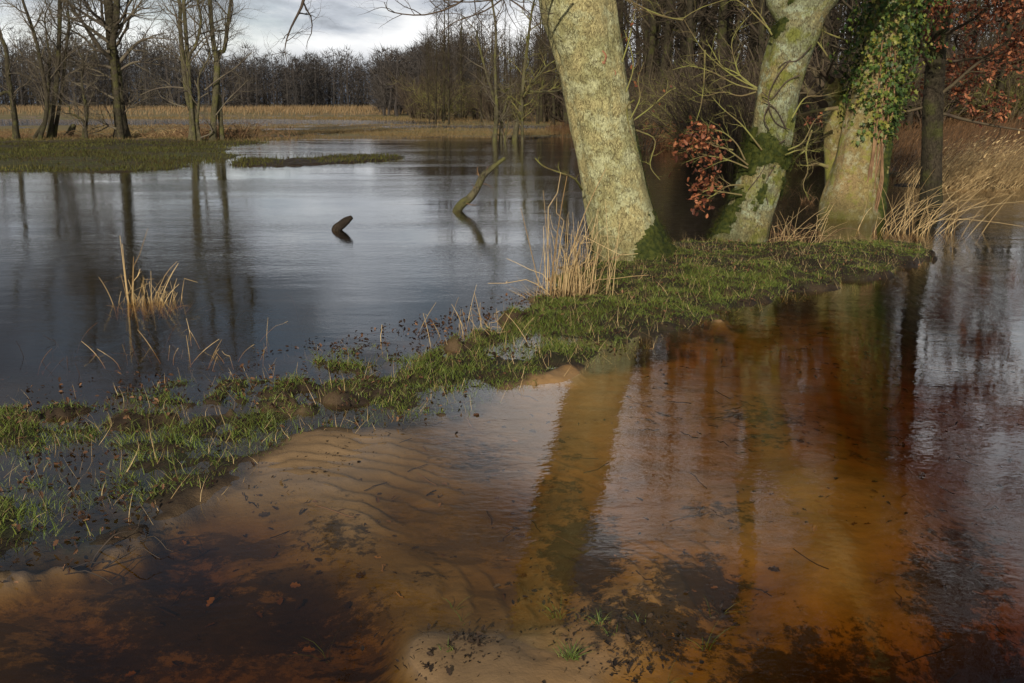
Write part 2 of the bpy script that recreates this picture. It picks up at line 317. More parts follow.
def build_ground():
    a1 = np.radians(np.arange(-36, 36.01, .13)); a2 = np.radians(np.linspace(36.01, 323.99, 90))
    th = np.concatenate([a1, a2[1:-1]])
    r = [.3]
    while r[-1] < 60: r.append(r[-1]*(1.015 if r[-1] < 2.2 else 1.0042 if r[-1] < 9 else 1.009 if r[-1] < 20 else 1.015))
    while r[-1] < 3000: r.append(r[-1]*1.045)
    r = np.array(r); NR, NA = len(r), len(th)
    X = r[:, None]*np.sin(th)[None]; Y = r[:, None]*np.cos(th)[None]
    Z = height(X, Y)
    V = np.stack([X, Y, Z], -1).reshape(-1, 3)
    i, j = np.meshgrid(np.arange(NR-1), np.arange(NA), indexing='ij'); j2 = (j+1) % NA
    Q = np.stack([i*NA+j, (i+1)*NA+j, (i+1)*NA+j2, i*NA+j2], -1).reshape(-1, 4)
    Q = Q[:, ::-1]
    cz = float(Z[0].mean()); V = np.vstack([V, [[0, 0, cz]]]); k = np.arange(NA)
    T = np.stack([np.full(NA, len(V)-1), k, (k+1) % NA], -1)
    x, y, z = V[:, 0], V[:, 1], V[:, 2]
    rr = np.hypot(x, y); sb = sdf(BANK, x, y); sf = sdf(FAR, x, y)
    edge = ss(.2, 1.2, x); sand = (1-ss(-.12, .08, sb+.22*edge+(fbm(x*4, y*4, 51)-.5)*(.3+.3*edge)))*(1-ss(10, 16, rr))
    # sand only on the near side of the bank
    U = sdf(np.vstack([BANK[:22], [[9, 9.5], [30, 9], [30, -30], [-30, -30], [-30, BANK[0][1]]]]), x, y)
    sand = sand*ss(-.1, .1, U)
    mead = ss(0, 1, sf)*ss(42, 52, rr)+.0*x
    green = np.maximum(ss(-.1, .2, sb), ss(-.2, .6, sf)*(1-ss(36, 44, rr)))
    lit = ss(0, 1, sf)*ss(0, 10, x-.1*y)
    pyy = topix(x, y)[1]
    at = np.stack([sand, np.clip(mead, 0, 1), lit, np.clip(green, 0, 1)], -1)
    px, py = topix(x, y); silt_reflection = 0*x
    for cx, cy, sx, sy, w in ((585, 545, 45, 50, 1.), (650, 618, 85, 30, .95), (700, 580, 60, 40, .8), (230, 590, 150, 45, .85), (830, 650, 130, 50, .9), (480, 450, 55, 30, .45), (100, 640, 120, 45, .6), (960, 560, 60, 90, .8), (880, 420, 60, 50, .4), (330, 530, 60, 35, .5), (190, 545, 60, 30, .6), (990, 630, 70, 70, 1.), (560, 480, 40, 60, .5), (760, 410, 80, 35, .5), (720, 500, 60, 25, .5), (660, 400, 40, 30, .35), (430, 560, 40, 40, .3)):  # dark bed silt; trunk-column spots also paint the oak's dark reflection into the bed
        silt_reflection = np.maximum(silt_reflection, w*np.exp(-((px-cx)/sx)**2-((py-cy)/sy)**2))
    silt_reflection = silt_reflection*(rr < 14)*(.45+.9*fbm(x*3, y*5, 95)); och = ss(490, 600, px+(fbm(x*2, y*2, 97)-.5)*120)*ss(300, 340, py)*(rr < 14); ax = np.stack([np.clip(silt_reflection, 0, 1), och, 0*x, np.ones_like(x)], -1)  # ochre sand, its left border also browning the painted reflection column
    me = mesh('ground', V, Q, T, True, {'zone': at, 'silt_reflection': ax})
    t = NT('wet_ground'); A = t.n('ShaderNodeAttribute', attribute_name='zone'); sp = t.n('ShaderNodeSeparateColor'); t.t.links.new(A.outputs['Color'], sp.inputs[0])
    P = t.pos()
    mud = t.mix(t.ramp(t.noise(P, 6, 6, .7), [(.4, 0.), (.65, 1.)]), (.014, .009, .006), (.045, .030, .017))
    mud = t.mix(t.math('MULTIPLY', A.outputs['Alpha'], t.ramp(t.noise(P, 3.5, 5, .7), [(.45, 0.), (.65, .6)])), mud, (.022, .028, .008))
    yy = t.n('ShaderNodeSeparateXYZ'); t.t.links.new(P, yy.inputs[0]); fy = t.n('ShaderNodeMapRange', _0=yy.outputs[1], _1=16., _2=22.).outputs[0]
    mud = t.mix(t.math('MULTIPLY', fy, A.outputs['Alpha']), mud, t.mix(t.ramp(t.noise(P, 1.1, 6, .7), [(.4, 0.), (.6, 1.)]), (.05, .038, .016), (.048, .052, .017)))
    sn = t.noise(P, 2.2, 6, .6); fine = t.noise(P, 160, 3, .6)
    sand_c = t.mix(t.ramp(sn, [(.3, 0.), (.7, 1.)]), (.13, .083, .040), (.215, .142, .075))
    sand_c = t.mix(t.ramp(fine, [(.3, .35), (.6, 0.)]), sand_c, (.16, .10, .06))
    # algae and silt blotches on the bed, deeper places only
    z_ = t.n('ShaderNodeSeparateXYZ'); t.t.links.new(P, z_.inputs[0])
    deep = t.ramp(t.math('MULTIPLY', z_.outputs[2], -10.), [(.2, 0.), (.9, 1.)])
    b1 = t.ramp(t.noise(t.map(P, (1, 2.2, 1), rot=(0, 0, .5)), 2.6, 7, .72), [(.485, 0.), (.54, 1.)])
    b2 = t.ramp(t.noise(P, 17, 6, .75), [(.46, 0.), (.54, .9)])
    bl = t.math('MULTIPLY', t.math('MAXIMUM', b1, t.math('MULTIPLY', b2, t.ramp(t.noise(P, 1.3, 3), [(.4, .15), (.6, 1.)]))), deep)
    sand_c = t.mix(t.math('MULTIPLY', bl, .88), sand_c, (.022, .015, .008))
    si = t.n('ShaderNodeAttribute', attribute_name='silt_reflection'); sx_ = t.n('ShaderNodeSeparateColor'); t.t.links.new(si.outputs['Color'], sx_.inputs[0]); sand_c = t.mix(t.math('MULTIPLY', sx_.outputs[1], t.ramp(t.noise(t.map(P, (1, 1.8, 1)), 3., 6, .65), [(.3, 1.), (.62, .35)])), sand_c, t.mix(t.noise(P, 7, 5, .7), (.40, .225, .078), (.22, .118, .045)))
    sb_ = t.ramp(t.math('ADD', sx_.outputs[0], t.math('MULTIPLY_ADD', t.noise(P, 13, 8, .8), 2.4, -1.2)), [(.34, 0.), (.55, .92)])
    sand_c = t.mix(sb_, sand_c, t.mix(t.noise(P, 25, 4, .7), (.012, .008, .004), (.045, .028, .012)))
    speck = t.ramp(t.noise(P, 48, 4, .75), [(.62, 0.), (.68, .8)])
    sand_c = t.mix(t.math('MULTIPLY', speck, t.ramp(t.noise(P, 2.7, 3), [(.48, 0.), (.6, 1.)])), sand_c, (.03, .02, .012))
    col = t.mix(sp.outputs[0], mud, sand_c)
    md = t.mix(t.ramp(t.noise(t.map(P, (.25, 1, 1)), .12, 6, .65), [(.38, 0.), (.62, 1.)]), (.17, .12, .06), (.12, .11, .04))
    col = t.mix(sp.outputs[1], col, md)
    col = t.mix(sp.outputs[2], col, t.mix(t.noise(P, 1.5, 6, .7), (.05, .032, .018), (.13, .08, .045)))
    hh = t.math('ADD', t.math('MULTIPLY', t.noise(P, 30, 5, .7), .5), t.math('MULTIPLY', fine, .12))
    rough = t.ramp(t.noise(P, 5, 3), [(.35, .6), (.65, .95)])
    bs = t.mix(sp.outputs[0], (1, 1, 1), (.35, .35, .35))
    t.done(t.pbr(col, rough, t.bump(t.math('MULTIPLY', hh, bs), .8, .03), .22))
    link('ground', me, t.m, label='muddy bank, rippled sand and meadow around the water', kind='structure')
build_ground()
# ---------------------------------------------------------------- water
def build_water():
    xs = (-900, 900); ys = (-60, 900); zb = -1.6
    V = [(xs[i], ys[j], z) for z in (zb, 0) for j in (0, 1) for i in (0, 1)]
    Q = [(4, 5, 7, 6), (0, 2, 3, 1), (0, 1, 5, 4), (2, 6, 7, 3), (0, 4, 6, 2), (1, 3, 7, 5)]
    me = mesh('water', V, Q, smooth=False)
    t = NT('brown_water'); P = t.pos()
    a = t.noise(t.map(P, (1, 1.6, 1), rot=(0, 0, .25)), 5.5, 3, .55, .4)
    b = t.noise(t.map(P, (1, 1.5, 1), rot=(0, 0, -.3)), 24, 2, .5, .3)
    c = t.noise(t.map(P, (.35, 1.3, 1)), .9, 3, .5)
    gust = t.ramp(t.noise(t.map(P, (.3, 1, 1)), .35, 4, .6), [(.4, .2), (.62, 1.)]); s0 = t.n('ShaderNodeSeparateXYZ'); t.t.links.new(P, s0.inputs[0]); gust = t.math('MULTIPLY', gust, t.n('ShaderNodeMapRange', interpolation_type='SMOOTHSTEP', _0=s0.outputs[1], _1=6.5, _2=11., _3=.42, _4=1.).outputs[0])
    h = t.math('ADD', t.math('MULTIPLY', t.math('MULTIPLY', a, gust), .0034), t.math('MULTIPLY', t.math('MULTIPLY', b, gust), .0018))
    h = t.math('ADD', h, t.math('MULTIPLY', c, .006))
    sx = t.n('ShaderNodeSeparateXYZ'); t.t.links.new(P, sx.inputs[0]); fw = t.n('ShaderNodeMapRange', interpolation_type='SMOOTHSTEP', _0=sx.outputs[1], _1=55., _2=75.).outputs[0]
    h = t.math('ADD', h, t.math('MULTIPLY', fw, t.math('MULTIPLY', t.noise(P, 1.2, 3, .6), .25)))
    nn = t.bump(h, 1., 1.)
    geo = t.n('ShaderNodeNewGeometry'); dt = t.n('ShaderNodeVectorMath', operation='DOT_PRODUCT'); t.set(dt, '0', geo.outputs['Incoming']); t.set(dt, '1', nn)
    fr = t.n('ShaderNodeMath', operation='MULTIPLY_ADD'); t.set(fr, '0', t.math('POWER', t.math('SUBTRACT', 1., t.math('MAXIMUM', dt.outputs['Value'], 0.)), 5.)); t.set(fr, '1', .98); t.set(fr, '2', .02)
    gl = t.n('ShaderNodeBsdfAnisotropic', _Roughness=.015, _Normal=nn, _Color=(1, 1, 1, 1))
    tr = t.n('ShaderNodeBsdfTransparent'); m = t.n('ShaderNodeMixShader')
    for i, q in ((0, fr), (1, tr), (2, gl)): t.t.links.new(q.outputs[0], m.inputs[i])
    va = t.n('ShaderNodeVolumeAbsorption', _Color=(.77, .62, .14, 1), _Density=9.5)
    t.done(m.outputs[0], va.outputs[0])
    link('water', me, t.m, label='shallow brown flood water with fine ripples', kind='structure')
build_water()
# ---------------------------------------------------------------- trees
def grow(out, rng, P, Rr, lev, cfg):
    """children of a batch of branches P (N,S,3), level by level; out[level] collects (points, radii) arrays"""
    P = np.asarray(P, float); Rr = np.asarray(Rr, float)
    if P.ndim == 2: P = P[None]; Rr = Rr[None]
    while lev < len(cfg['n']) and len(P):
        N, Sn, _ = P.shape; n = cfg['n'][lev]; Sg = cfg['seg'][lev]; s0 = cfg['start'][lev]
        i = np.tile(np.arange(n), N); par = np.repeat(np.arange(N), n)
        if lev > 0: k = rng.random(N*n) < .93; i, par = i[k], par[k]
        m = len(i); cum = np.concatenate([np.zeros((N, 1)), np.cumsum(np.linalg.norm(np.diff(P, axis=1), axis=2), 1)], 1)
        t = s0+(1-s0)*(i+rng.uniform(.1, .9, m))/n; d0 = t*cum[par, -1]
        k = np.clip((cum[par] <= d0[:, None]).sum(1)-1, 0, Sn-2); f = ((d0-cum[par, k])/np.maximum(cum[par, k+1]-cum[par, k], 1e-6))
        A = P[par, k]; B = P[par, k+1]; p = A+(B-A)*f[:, None]; r = Rr[par, k]*(1-f)+Rr[par, k+1]*f
        ax = nrm(B-A); ref = np.where(np.abs(ax[:, 2:3]) < .9, np.array([[0, 0, 1.]]), np.array([[1., 0, 0]])); u = nrm(np.cross(ax, ref)); v = np.cross(ax, u)
        az = rng.uniform(0, 2*PI, N)[par]+i*2.4+rng.uniform(-.4, .4, m); an = np.radians(cfg['ang'][lev]*rng.uniform(.65, 1.3, m))
        d = ax*np.cos(an)[:, None]+(u*np.cos(az)[:, None]+v*np.sin(az)[:, None])*np.sin(an)[:, None]
        fl = (d[:, 2] < -.35) & (rng.random(m) < .8); d[fl, 2] *= -.4; d = nrm(d)
        ln = cfg['len'][lev]*rng.uniform(.6, 1.15, m)*(1-(.55*(t-s0)/(1-s0+1e-6) if lev == 0 else .2))
        r0 = np.minimum(r*cfg.get('rk', .62), cfg['rad'][lev])*rng.uniform(.75, 1.1, m)
        q = [p]; w = cfg['wob'][lev]; up = np.array([0, 0, cfg['up'][lev]])
        for s_ in range(Sg):
            d = nrm(d+rng.normal(size=(m, 3))*w+up); q.append(q[-1]+d*(ln/Sg)[:, None])
        P = np.stack(q, 1); Rr = r0[:, None]*(1-np.linspace(0, 1, Sg+1)**1.2*.8)[None]
        out.setdefault(lev, []).append((P, Rr)); lev += 1
def put(mb, out, sides=(8, 5, 3, 3, 3)):
    for lev, L in out.items():
        for P, r in L:
            P = np.asarray(P); r = np.asarray(r)
            if P.ndim == 2: P = P[None]; r = r[None]
            mb.add(*tubes(P, r, sides[min(lev, len(sides)-1)]))
def trunk_mesh(line, sides=40, rings=120, flare=.35, flare_h=.35, lob=5, seed=1, rough=.03, tip=True, base=None):
    """line rows (x,y,z,r); root flare with buttress lobes at the foot. returns grid, normals, centre line"""
    L = smoothline(line, rings); P = L[:, :3]; r = L[:, 3]; t = nrm(np.gradient(P, axis=0))
    u = nrm(np.cross(t, np.broadcast_to([0, 1., 0], t.shape))); v = np.cross(t, u); a = np.arange(sides)*2*PI/sides
    z0 = P[0, 2] if base is None else base; hz = np.maximum(P[:, 2]-z0, 0); fl = flare*np.exp(-hz/flare_h)
    lobes = .5+.5*np.cos(a*lob+seed+.6*np.sin(a*2+seed))
    rad = r[:, None]*(1+fl[:, None]*(.45+.75*lobes[None])); arc = np.cumsum(np.concatenate([[0], np.linalg.norm(np.diff(P, axis=0), axis=1)]))
    ca, sa = np.cos(a)[None]*2.2, np.sin(a)[None]*2.2
    nz = fbm(ca+arc[:, None]*.9+seed*7, sa+arc[:, None]*1.3, seed, 3)-.5; nf = fbm(ca*8+arc[:, None]*2.5, sa*8-arc[:, None]*2, seed+3, 3)-.5
    rad = rad*(1+nz*.22)+nf*rough
    dr = np.cos(a)[None, :, None]*u[:, None]+np.sin(a)[None, :, None]*v[:, None]
    G = P[:, None]+rad[:, :, None]*dr
    return G, nrm(dr), L
def grid_faces(nr, ns, wrap=True):
    i, j = np.meshgrid(np.arange(nr-1), np.arange(ns), indexing='ij'); j2 = (j+1) % ns
    return np.stack([i*ns+j, i*ns+j2, (i+1)*ns+j2, (i+1)*ns+j], -1)
def add_grid(mb, G):
    nr, ns = G.shape[:2]; V = G.reshape(-1, 3); Q = grid_faces(nr, ns).reshape(-1, 4)
    mb.add(V, Q); top = G[-1].mean(0); k = np.arange(ns)
    mb.add(np.vstack([G[-1], top]), None, np.stack([k, (k+1) % ns, np.full(ns, ns)], -1))
def moss_on(parent, G, Nn, maskf, rng, thick=.02, fuzz=3000, name='moss', fl=.022):
    m = maskf(G); off = G+Nn*(np.clip(m, 0, 1)*thick*(.5+fbm(G[..., 0]*25+G[..., 1]*9, G[..., 2]*25, 3)) - .004)[..., None]
    F = grid_faces(*G.shape[:2]); mm = (m.reshape(-1)+.5*(fbm(G[..., 0].ravel()*40, G[..., 2].ravel()*40+G[..., 1].ravel()*20, 9)-.5))[F].mean(-1) > .34
    mb = MB(); mb.add(off.reshape(-1, 3), F[mm])
    o = mb.build(name, M['mossbase'], parent)
    w = np.clip(m.reshape(-1), 0, 1)**.7; fuzz = int(fuzz*1.8); idx = rng.choice(len(w), fuzz, p=np.clip(w, 0, 1)/np.clip(w, 0, 1).sum())
    B = off.reshape(-1, 3)[idx]+rng.normal(size=(fuzz, 3))*.025; N = Nn.reshape(-1, 3)[idx]
    B = B-N*((rng.normal(size=(fuzz, 3))*.018*N).sum(1, keepdims=True))
    D = nrm(N+rng.normal(size=(fuzz, 3))*.6+np.array([0, 0, .3]))
    V, Q = blades(B, D, rng.uniform(.4, 1.2, fuzz)*fl, rng.uniform(.003, .007, fuzz), rng.normal(size=(fuzz, 3))*.3+np.array([0, 0, -.3]), 2)
    mf = MB(); mf.add(V, Q); me = mesh('moss_tufts', np.concatenate(mf.V), np.concatenate(mf.Q)); link('moss_tufts', me, M['moss'], o)
    return o
def z0(x, y): return float(height(np.array([x]), np.array([y]))[0])
def hero_line(cen, Y, upper, zb):
    """cen rows (px,py,width_px[,Yoff]); upper rows metres (dx,dy,z,r) after the visible part"""
    rows = []
    for c in cen:
        p = dp(c[0], c[1], Y+(c[3] if len(c) > 3 else 0)); rows.append([*p, c[2]*.5*math.hypot(p[1], CH-p[2])/FPX])
    x, y = rows[-1][0], rows[-1][1]
    for u in upper: rows.append([x+u[0], y+u[1], u[2], u[3]])
    b = list(rows[0]); b[2] = zb; b[3] *= 1.02
    return np.array([b]+rows)
def polyl(pts, Y, r0, r1, n=12):
    p = np.array([dp(q[0], q[1], q[2] if len(q) > 2 else Y) for q in pts]); p = smoothline(p, n)
    return p, np.linspace(r0, r1, n)
# --- main oak
def main_oak():
    rng = np.random.default_rng(11); Y = 9.75; b = gp(631, 262); Y = float(b[1])
    e = empty('oak_tree', (b[0], b[1], z0(b[0], b[1])), 'big leaning oak with pale lichened bark, dry reeds at its foot', 'tree')
    ln = hero_line([(633, 268, 70), (629, 248, 66), (620, 215, 63), (611, 175, 61), (602, 125, 59), (594, 80, 61), (585, 35, 66), (577, 0, 71)], Y, [(-.12, 0, 3.0, .33), (-.25, .05, 3.6, .31), (-.35, .1, 4.3, .29)], -.35)
    G, Nn, L = trunk_mesh(ln, 110, 360, .26, .16, 5, 2, .026, base=0.02)
    mb = MB(); add_grid(mb, G); mb.build('trunk', M['oakbark'], e)
    top = ln[-1]; cfg = dict(n=[12, 9, 8, 6], seg=[7, 6, 5, 4], start=[.2, .25, .2, .2], ang=[50, 50, 48, 45], len=[3.2, 1.9, 1.0, .5], rad=[.09, .04, .016, .007], wob=[.16, .2, .22, .25], up=[.05, .04, .03, .02])
    out = {}; main = []
    for (dx, dy, dz, r) in ((-1.9, .3, 5.2, .19), (.9, .6, 6.2, .2), (-.5, -1.0, 6.0, .16), (1.9, -.5, 4.2, .13), (-2.6, -1.1, 2.6, .13)):
        w = np.array([dx, dy, dz]); n = 12; t = np.linspace(0, 1, n)[:, None]
        p = top[:3]-[0, 0, .3]+w*t+np.array([0, 0, .6])*(t-t*t)+np.cumsum(rng.normal(size=(n, 3))*.07, 0)*t; r_ = r*(1-.75*t[:, 0]); main.append((p, r_)); grow(out, rng, p, r_, 0, cfg)
    mb = MB(); put(mb, {0: main}, (14,)); mb.build('limb', M['oakbark'], e); mb = MB(); put(mb, out, (7, 4, 3, 3))
    mb.build('crown', M['twig'], e)
    # hanging bough over the water and twigs entering the top of the frame
    mb = MB(); o2 = {}; lines = []
    p1 = main[4][0][-1]; q = smoothline(np.vstack([main[0][0][4], dp(430, -120, 9), dp(360, -70, 8.8), dp(312, -18, 8.7), dp(301, 8, 8.7), dp(290, 30, 8.7), dp(285, 48, 8.7), dp(287, 62, 8.7)]), 24); lines.append((q, .035*(1-np.linspace(0, 1, 24))**1.6+.003))
    c2 = dict(n=[26, 6, 4], seg=[6, 5, 4], start=[.45, .2, .2], ang=[55, 50, 45], len=[.75, .3, .14], rad=[.008, .005, .0035], wob=[.22, .25, .3], up=[-.02, 0, 0])
    grow(o2, rng, *lines[0], 0, c2)
    for pts, n0 in (([(520, -60), (470, -5), (430, 14), (392, 12), (384, 2)], 12), ([(545, -70), (520, -20), (490, 8), (455, 22), (440, 34)], 9), ([(480, -50), (500, -10), (528, 12), (541, 30)], 8), ([(560, -40), (520, -8), (470, 2), (425, -3)], 10)):
        l = polyl(pts, 9.2, .012, .003, 16); lines.append(l); cc = dict(c2); cc['n'] = [n0, 4, 2]; cc['start'] = [.3, .2, .2]; grow(o2, rng, *l, 0, cc)
    put(mb, {0: lines}, (6,)); put(mb, o2, (4, 3, 3))
    mb.build('hanging_bough', M['twig_dark'], e)
    # green shoots on the right flank
    mb = MB(); o3 = {}; lines = []
    for pts in ([(622, 62, Y-.3), (629, 40), (634, 15), (640, -12)], [(626, 92, Y-.3), (633, 70), (631, 50), (624, 30)], [(630, 120, Y-.3), (640, 98), (638, 80), (644, 62)], [(634, 120, Y-.3), (650, 108), (668, 92), (676, 88)], [(634, 100, Y-.3), (627, 108), (630, 130), (638, 152)], [(605, -12), (632, 2), (655, 13), (680, 19), (700, 8), (740, -5)], [(636, 130, Y-.3), (655, 140), (650, 165), (660, 180)]):
        l = polyl(pts, Y-.2, .009, .003, 12); lines.append(l)
        grow(o3, rng, *l, 0, dict(n=[5, 3], seg=[5, 4], start=[.25, .2], ang=[50, 45], len=[.22, .1], rad=[.005, .003], wob=[.2, .25], up=[0, 0]))
    l = polyl([(582, 190, Y-.2), (574, 178, Y-.5), (558, 172, Y-.6), (543, 166, Y-.7), (535, 158, Y-.7)], Y, .012, .004, 10); lines.append(l); grow(o3, rng, *l, 0, dict(n=[7, 3], seg=[4, 3], start=[.3, .2], ang=[55, 45], len=[.16, .08], rad=[.005, .003], wob=[.2, .25], up=[0, 0]))
    put(mb, {0: lines}, (5,)); put(mb, o3, (3, 3)); mb.build('side_shoots', M['twig_green'], e)
    pts = np.concatenate([l[0][4:] for l in lines[:4]]); pts = pts[rng.integers(0, len(pts), 16)]+rng.normal(size=(16, 3))*.03
    V, T = leaves(pts, rng.uniform(.03, .05, 16), rng); MB().add(V, None, T).build('dead_leaves', M['russet'], e)
    def mask(G):
        px, py = topix(G[..., 0], G[..., 1], G[..., 2]); n = fbm(G[..., 0]*14, G[..., 2]*14+G[..., 1]*6, 5)
        f = (634+(262-py)*.42)
        return ss(-6, 10, px-f+(n-.5)*26)*ss(186, 214, py+(n-.5)*40)*ss(-.2, .1, Nn[..., 0])+.9*ss(-.3, .2, Nn[..., 1])*ss(215, 240, py)+.7*ss(.93, .985, Nn[..., 0])*ss(110, 150, py+(n-.5)*50)
    moss_on(e, G, Nn, mask, rng, .022, 9000)
    # healed pruning wound: raised lip round a hollow
    def ring(px, py, w, h, tilt, mat, nm, lip, dd):
        c = dp(px, py, Y-dd); mb = MB(); k = 20; a = np.arange(k)*2*PI/k; rows = []
        for rr, dz in ((1.35, .01), (1.15, -lip), (.85, -lip*1.1), (.6, .0), (.25, .012)):
            jx = rr*w*(1+.14*np.sin(a*3+1)+.1*np.cos(a*5)); jz = rr*h*(1+.12*np.sin(a*2+2))
            X = np.cos(a)*jx; Z = np.sin(a)*jz; rows.append(np.stack([c[0]+X*math.cos(tilt)-Z*math.sin(tilt), c[1]+dz+.3*np.maximum(X, 0)+0*a, c[2]+X*math.sin(tilt)+Z*math.cos(tilt)], -1))
        G2 = np.array(rows); add_grid(mb, G2); return mb.build(nm, mat, e)
    w = ring(602.5, 57, .030, .062, .15, M['wound'], 'bark_wound', .018, .285)
    ring(613.5, 73, .018, .035, .1, M['wound'], 'bark_wound', .012, .225)
main_oak()
# --- second leaning tree with moss
def mossy_tree():
    rng = np.random.default_rng(21); b = gp(738, 247); Y = float(b[1])
    e = empty('leaning_tree', (b[0], b[1], z0(b[0], b[1])), 'leaning tree with blue-grey lichen bark and a thick green moss band halfway up', 'tree')
    ln = hero_line([(739, 252, 52), (743, 235, 46), (752, 205, 44), (763, 170, 43), (771, 135, 40), (777, 100, 40), (785, 65, 42), (796, 35, 43), (806, 10, 40)], Y, [(.22, 0, 2.85, .2), (.5, .1, 3.2, .18), (.9, .15, 3.8, .15), (1.5, .3, 5.2, .11), (1.8, .5, 7.2, .07), (1.9, .6, 9, .03)], -.35)
    G, Nn, L = trunk_mesh(ln, 80, 320, .3, .25, 4, 5, .024, base=0.02)
    mb = MB(); add_grid(mb, G); mb.build('trunk', M['oakbark2'], e)
    cfg = dict(n=[22, 9, 7, 5], seg=[7, 6, 5, 4], start=[.3, .25, .2, .2], ang=[58, 50, 48, 45], len=[2.8, 1.5, .8, .4], rad=[.07, .03, .014, .008], wob=[.16, .2, .22, .25], up=[.05, .04, .03, .02])
    out = {}; main = [(L[::14, :3], L[::14, 3])]
    l2 = smoothline(np.vstack([dp(800, 25, Y), dp(775, -15, Y), [b[0]+.3, Y, 4.5], [b[0]-.6, Y+.3, 6.5], [b[0]-1.0, Y+.5, 9]]), 16); main.append((l2, np.linspace(.15, .03, 16)))
    for p, r in main: grow(out, rng, p[len(p)//2 if p is main[0][0] else 3:], r[len(p)//2 if p is main[0][0] else 3:], 0, cfg)
    mb = MB(); put(mb, {0: main[1:]}, (12,)); mb.build('limb', M['oakbark2'], e); mb = MB(); put(mb, out, (7, 4, 3, 3)); mb.build('crown', M['twig'], e)
    mb = MB(); o3 = {}; lines = []
    sprays = [[(757, 88), (740, 80), (720, 66), (703, 50), (690, 30), (683, 18)], [(757, 88), (742, 78), (735, 62), (732, 40), (745, 20)], [(757, 90), (735, 84), (712, 72), (690, 66), (672, 70)], [(756, 92), (740, 96), (722, 92), (704, 96), (690, 88)], [(757, 90), (738, 74), (722, 66), (712, 50), (706, 40)], [(772, 35), (762, 18), (752, 4), (745, -14)], [(762, 150), (742, 125), (722, 108), (705, 88)], [(770, 30), (740, 2), (715, -8), (700, -20)], [(683, 20), (665, 17), (645, 11), (625, 0)], [(705, 50), (704, 80), (701, 105), (695, 125)], [(733, 150), (715, 146), (700, 138), (690, 150)], [(742, 195), (722, 192), (708, 190), (698, 196)],
              [(748, 168), (728, 160), (706, 156), (686, 162)], [(748, 165), (728, 150), (708, 142), (694, 146)], [(745, 160), (735, 142), (716, 130), (684, 134)], [(744, 185), (728, 186), (712, 196), (702, 202)],
              [(792, 118), (805, 98), (822, 96), (838, 92)], [(788, 150), (803, 142), (815, 120), (830, 112)], [(785, 155), (800, 150), (820, 152)]]
    for s in sprays:
        l = polyl(s, Y-.25, .011, .003, 14); lines.append(l)
        grow(o3, rng, *l, 0, dict(n=[9, 4], seg=[5, 4], start=[.25, .2], ang=[48, 45], len=[.36, .16], rad=[.005, .003], wob=[.2, .25], up=[.0, 0]))
    put(mb, {0: lines}, (5,)); put(mb, o3, (3, 3)); mb.build('side_shoots', M['twig_green'], e)
    # twining bare ivy stems over the bark
    mb = MB(); lines = []
    for s in ([(790, 60), (776, 78), (768, 100), (775, 122), (790, 130)], [(800, 75), (786, 82), (772, 98), (762, 92)], [(786, 128), (776, 110), (762, 98)], [(770, 102), (764, 118), (769, 130)], [(812, 45), (798, 60), (786, 62), (778, 68)], [(785, 140), (772, 150), (762, 172), (748, 190)], [(775, 165), (765, 185), (768, 205)]):
        lines.append(polyl(s, Y-.235, .008, .005, 14))
    put(mb, {0: lines}, (5,)); mb.build('climbing_stem', M['twig_dark'], e)
    # russet leaves
    P = np.concatenate([q[0][:, 1:].reshape(-1, 3) for q in o3[1]+o3[0]]); px, py = topix(P[:, 0], P[:, 1], P[:, 2])
    P = P[(px > 670) & (px < 748) & (py > 126) & (py < 212) & (fbm(px/8, py/8, 7) > .40)]; P = P[rng.integers(0, len(P), 420)]+rng.normal(size=(420, 3))*.04
    V, T = leaves(P, rng.uniform(.03, .09, len(P)), rng); MB().add(V, None, T).build('dead_leaves', M['russet'], e)
    def mask(G):
        px, py = topix(G[..., 0], G[..., 1], G[..., 2]); n = fbm(G[..., 0]*9, G[..., 2]*9+G[..., 1]*5, 6)
        a = ss(128, 142, py+(n-.5)*26-(px-752)*.22)*(1-ss(158, 176, py+(n-.5)*26))*ss(-.2, .3, Nn[..., 0]*-.2-Nn[..., 1]*.5+.3)
        bb = .95*ss(.62, .95, -Nn[..., 0]+(n-.5)*1.3)*ss(140, 160, py)*.8; c = ss(.6, .68, n)*ss(170, 180, py)*(1-ss(205, 215, py))*.7
        return np.clip(np.maximum(np.maximum(a, bb), c), 0, 1)+.8*ss(15, 30, py)*0+.8*ss(.5, .9, -Nn[..., 0])*(1-ss(30, 45, py))*ss(.45, .5, n)
    moss_on(e, G, Nn, mask, rng, .035, 12000, fl=.03)
mossy_tree()
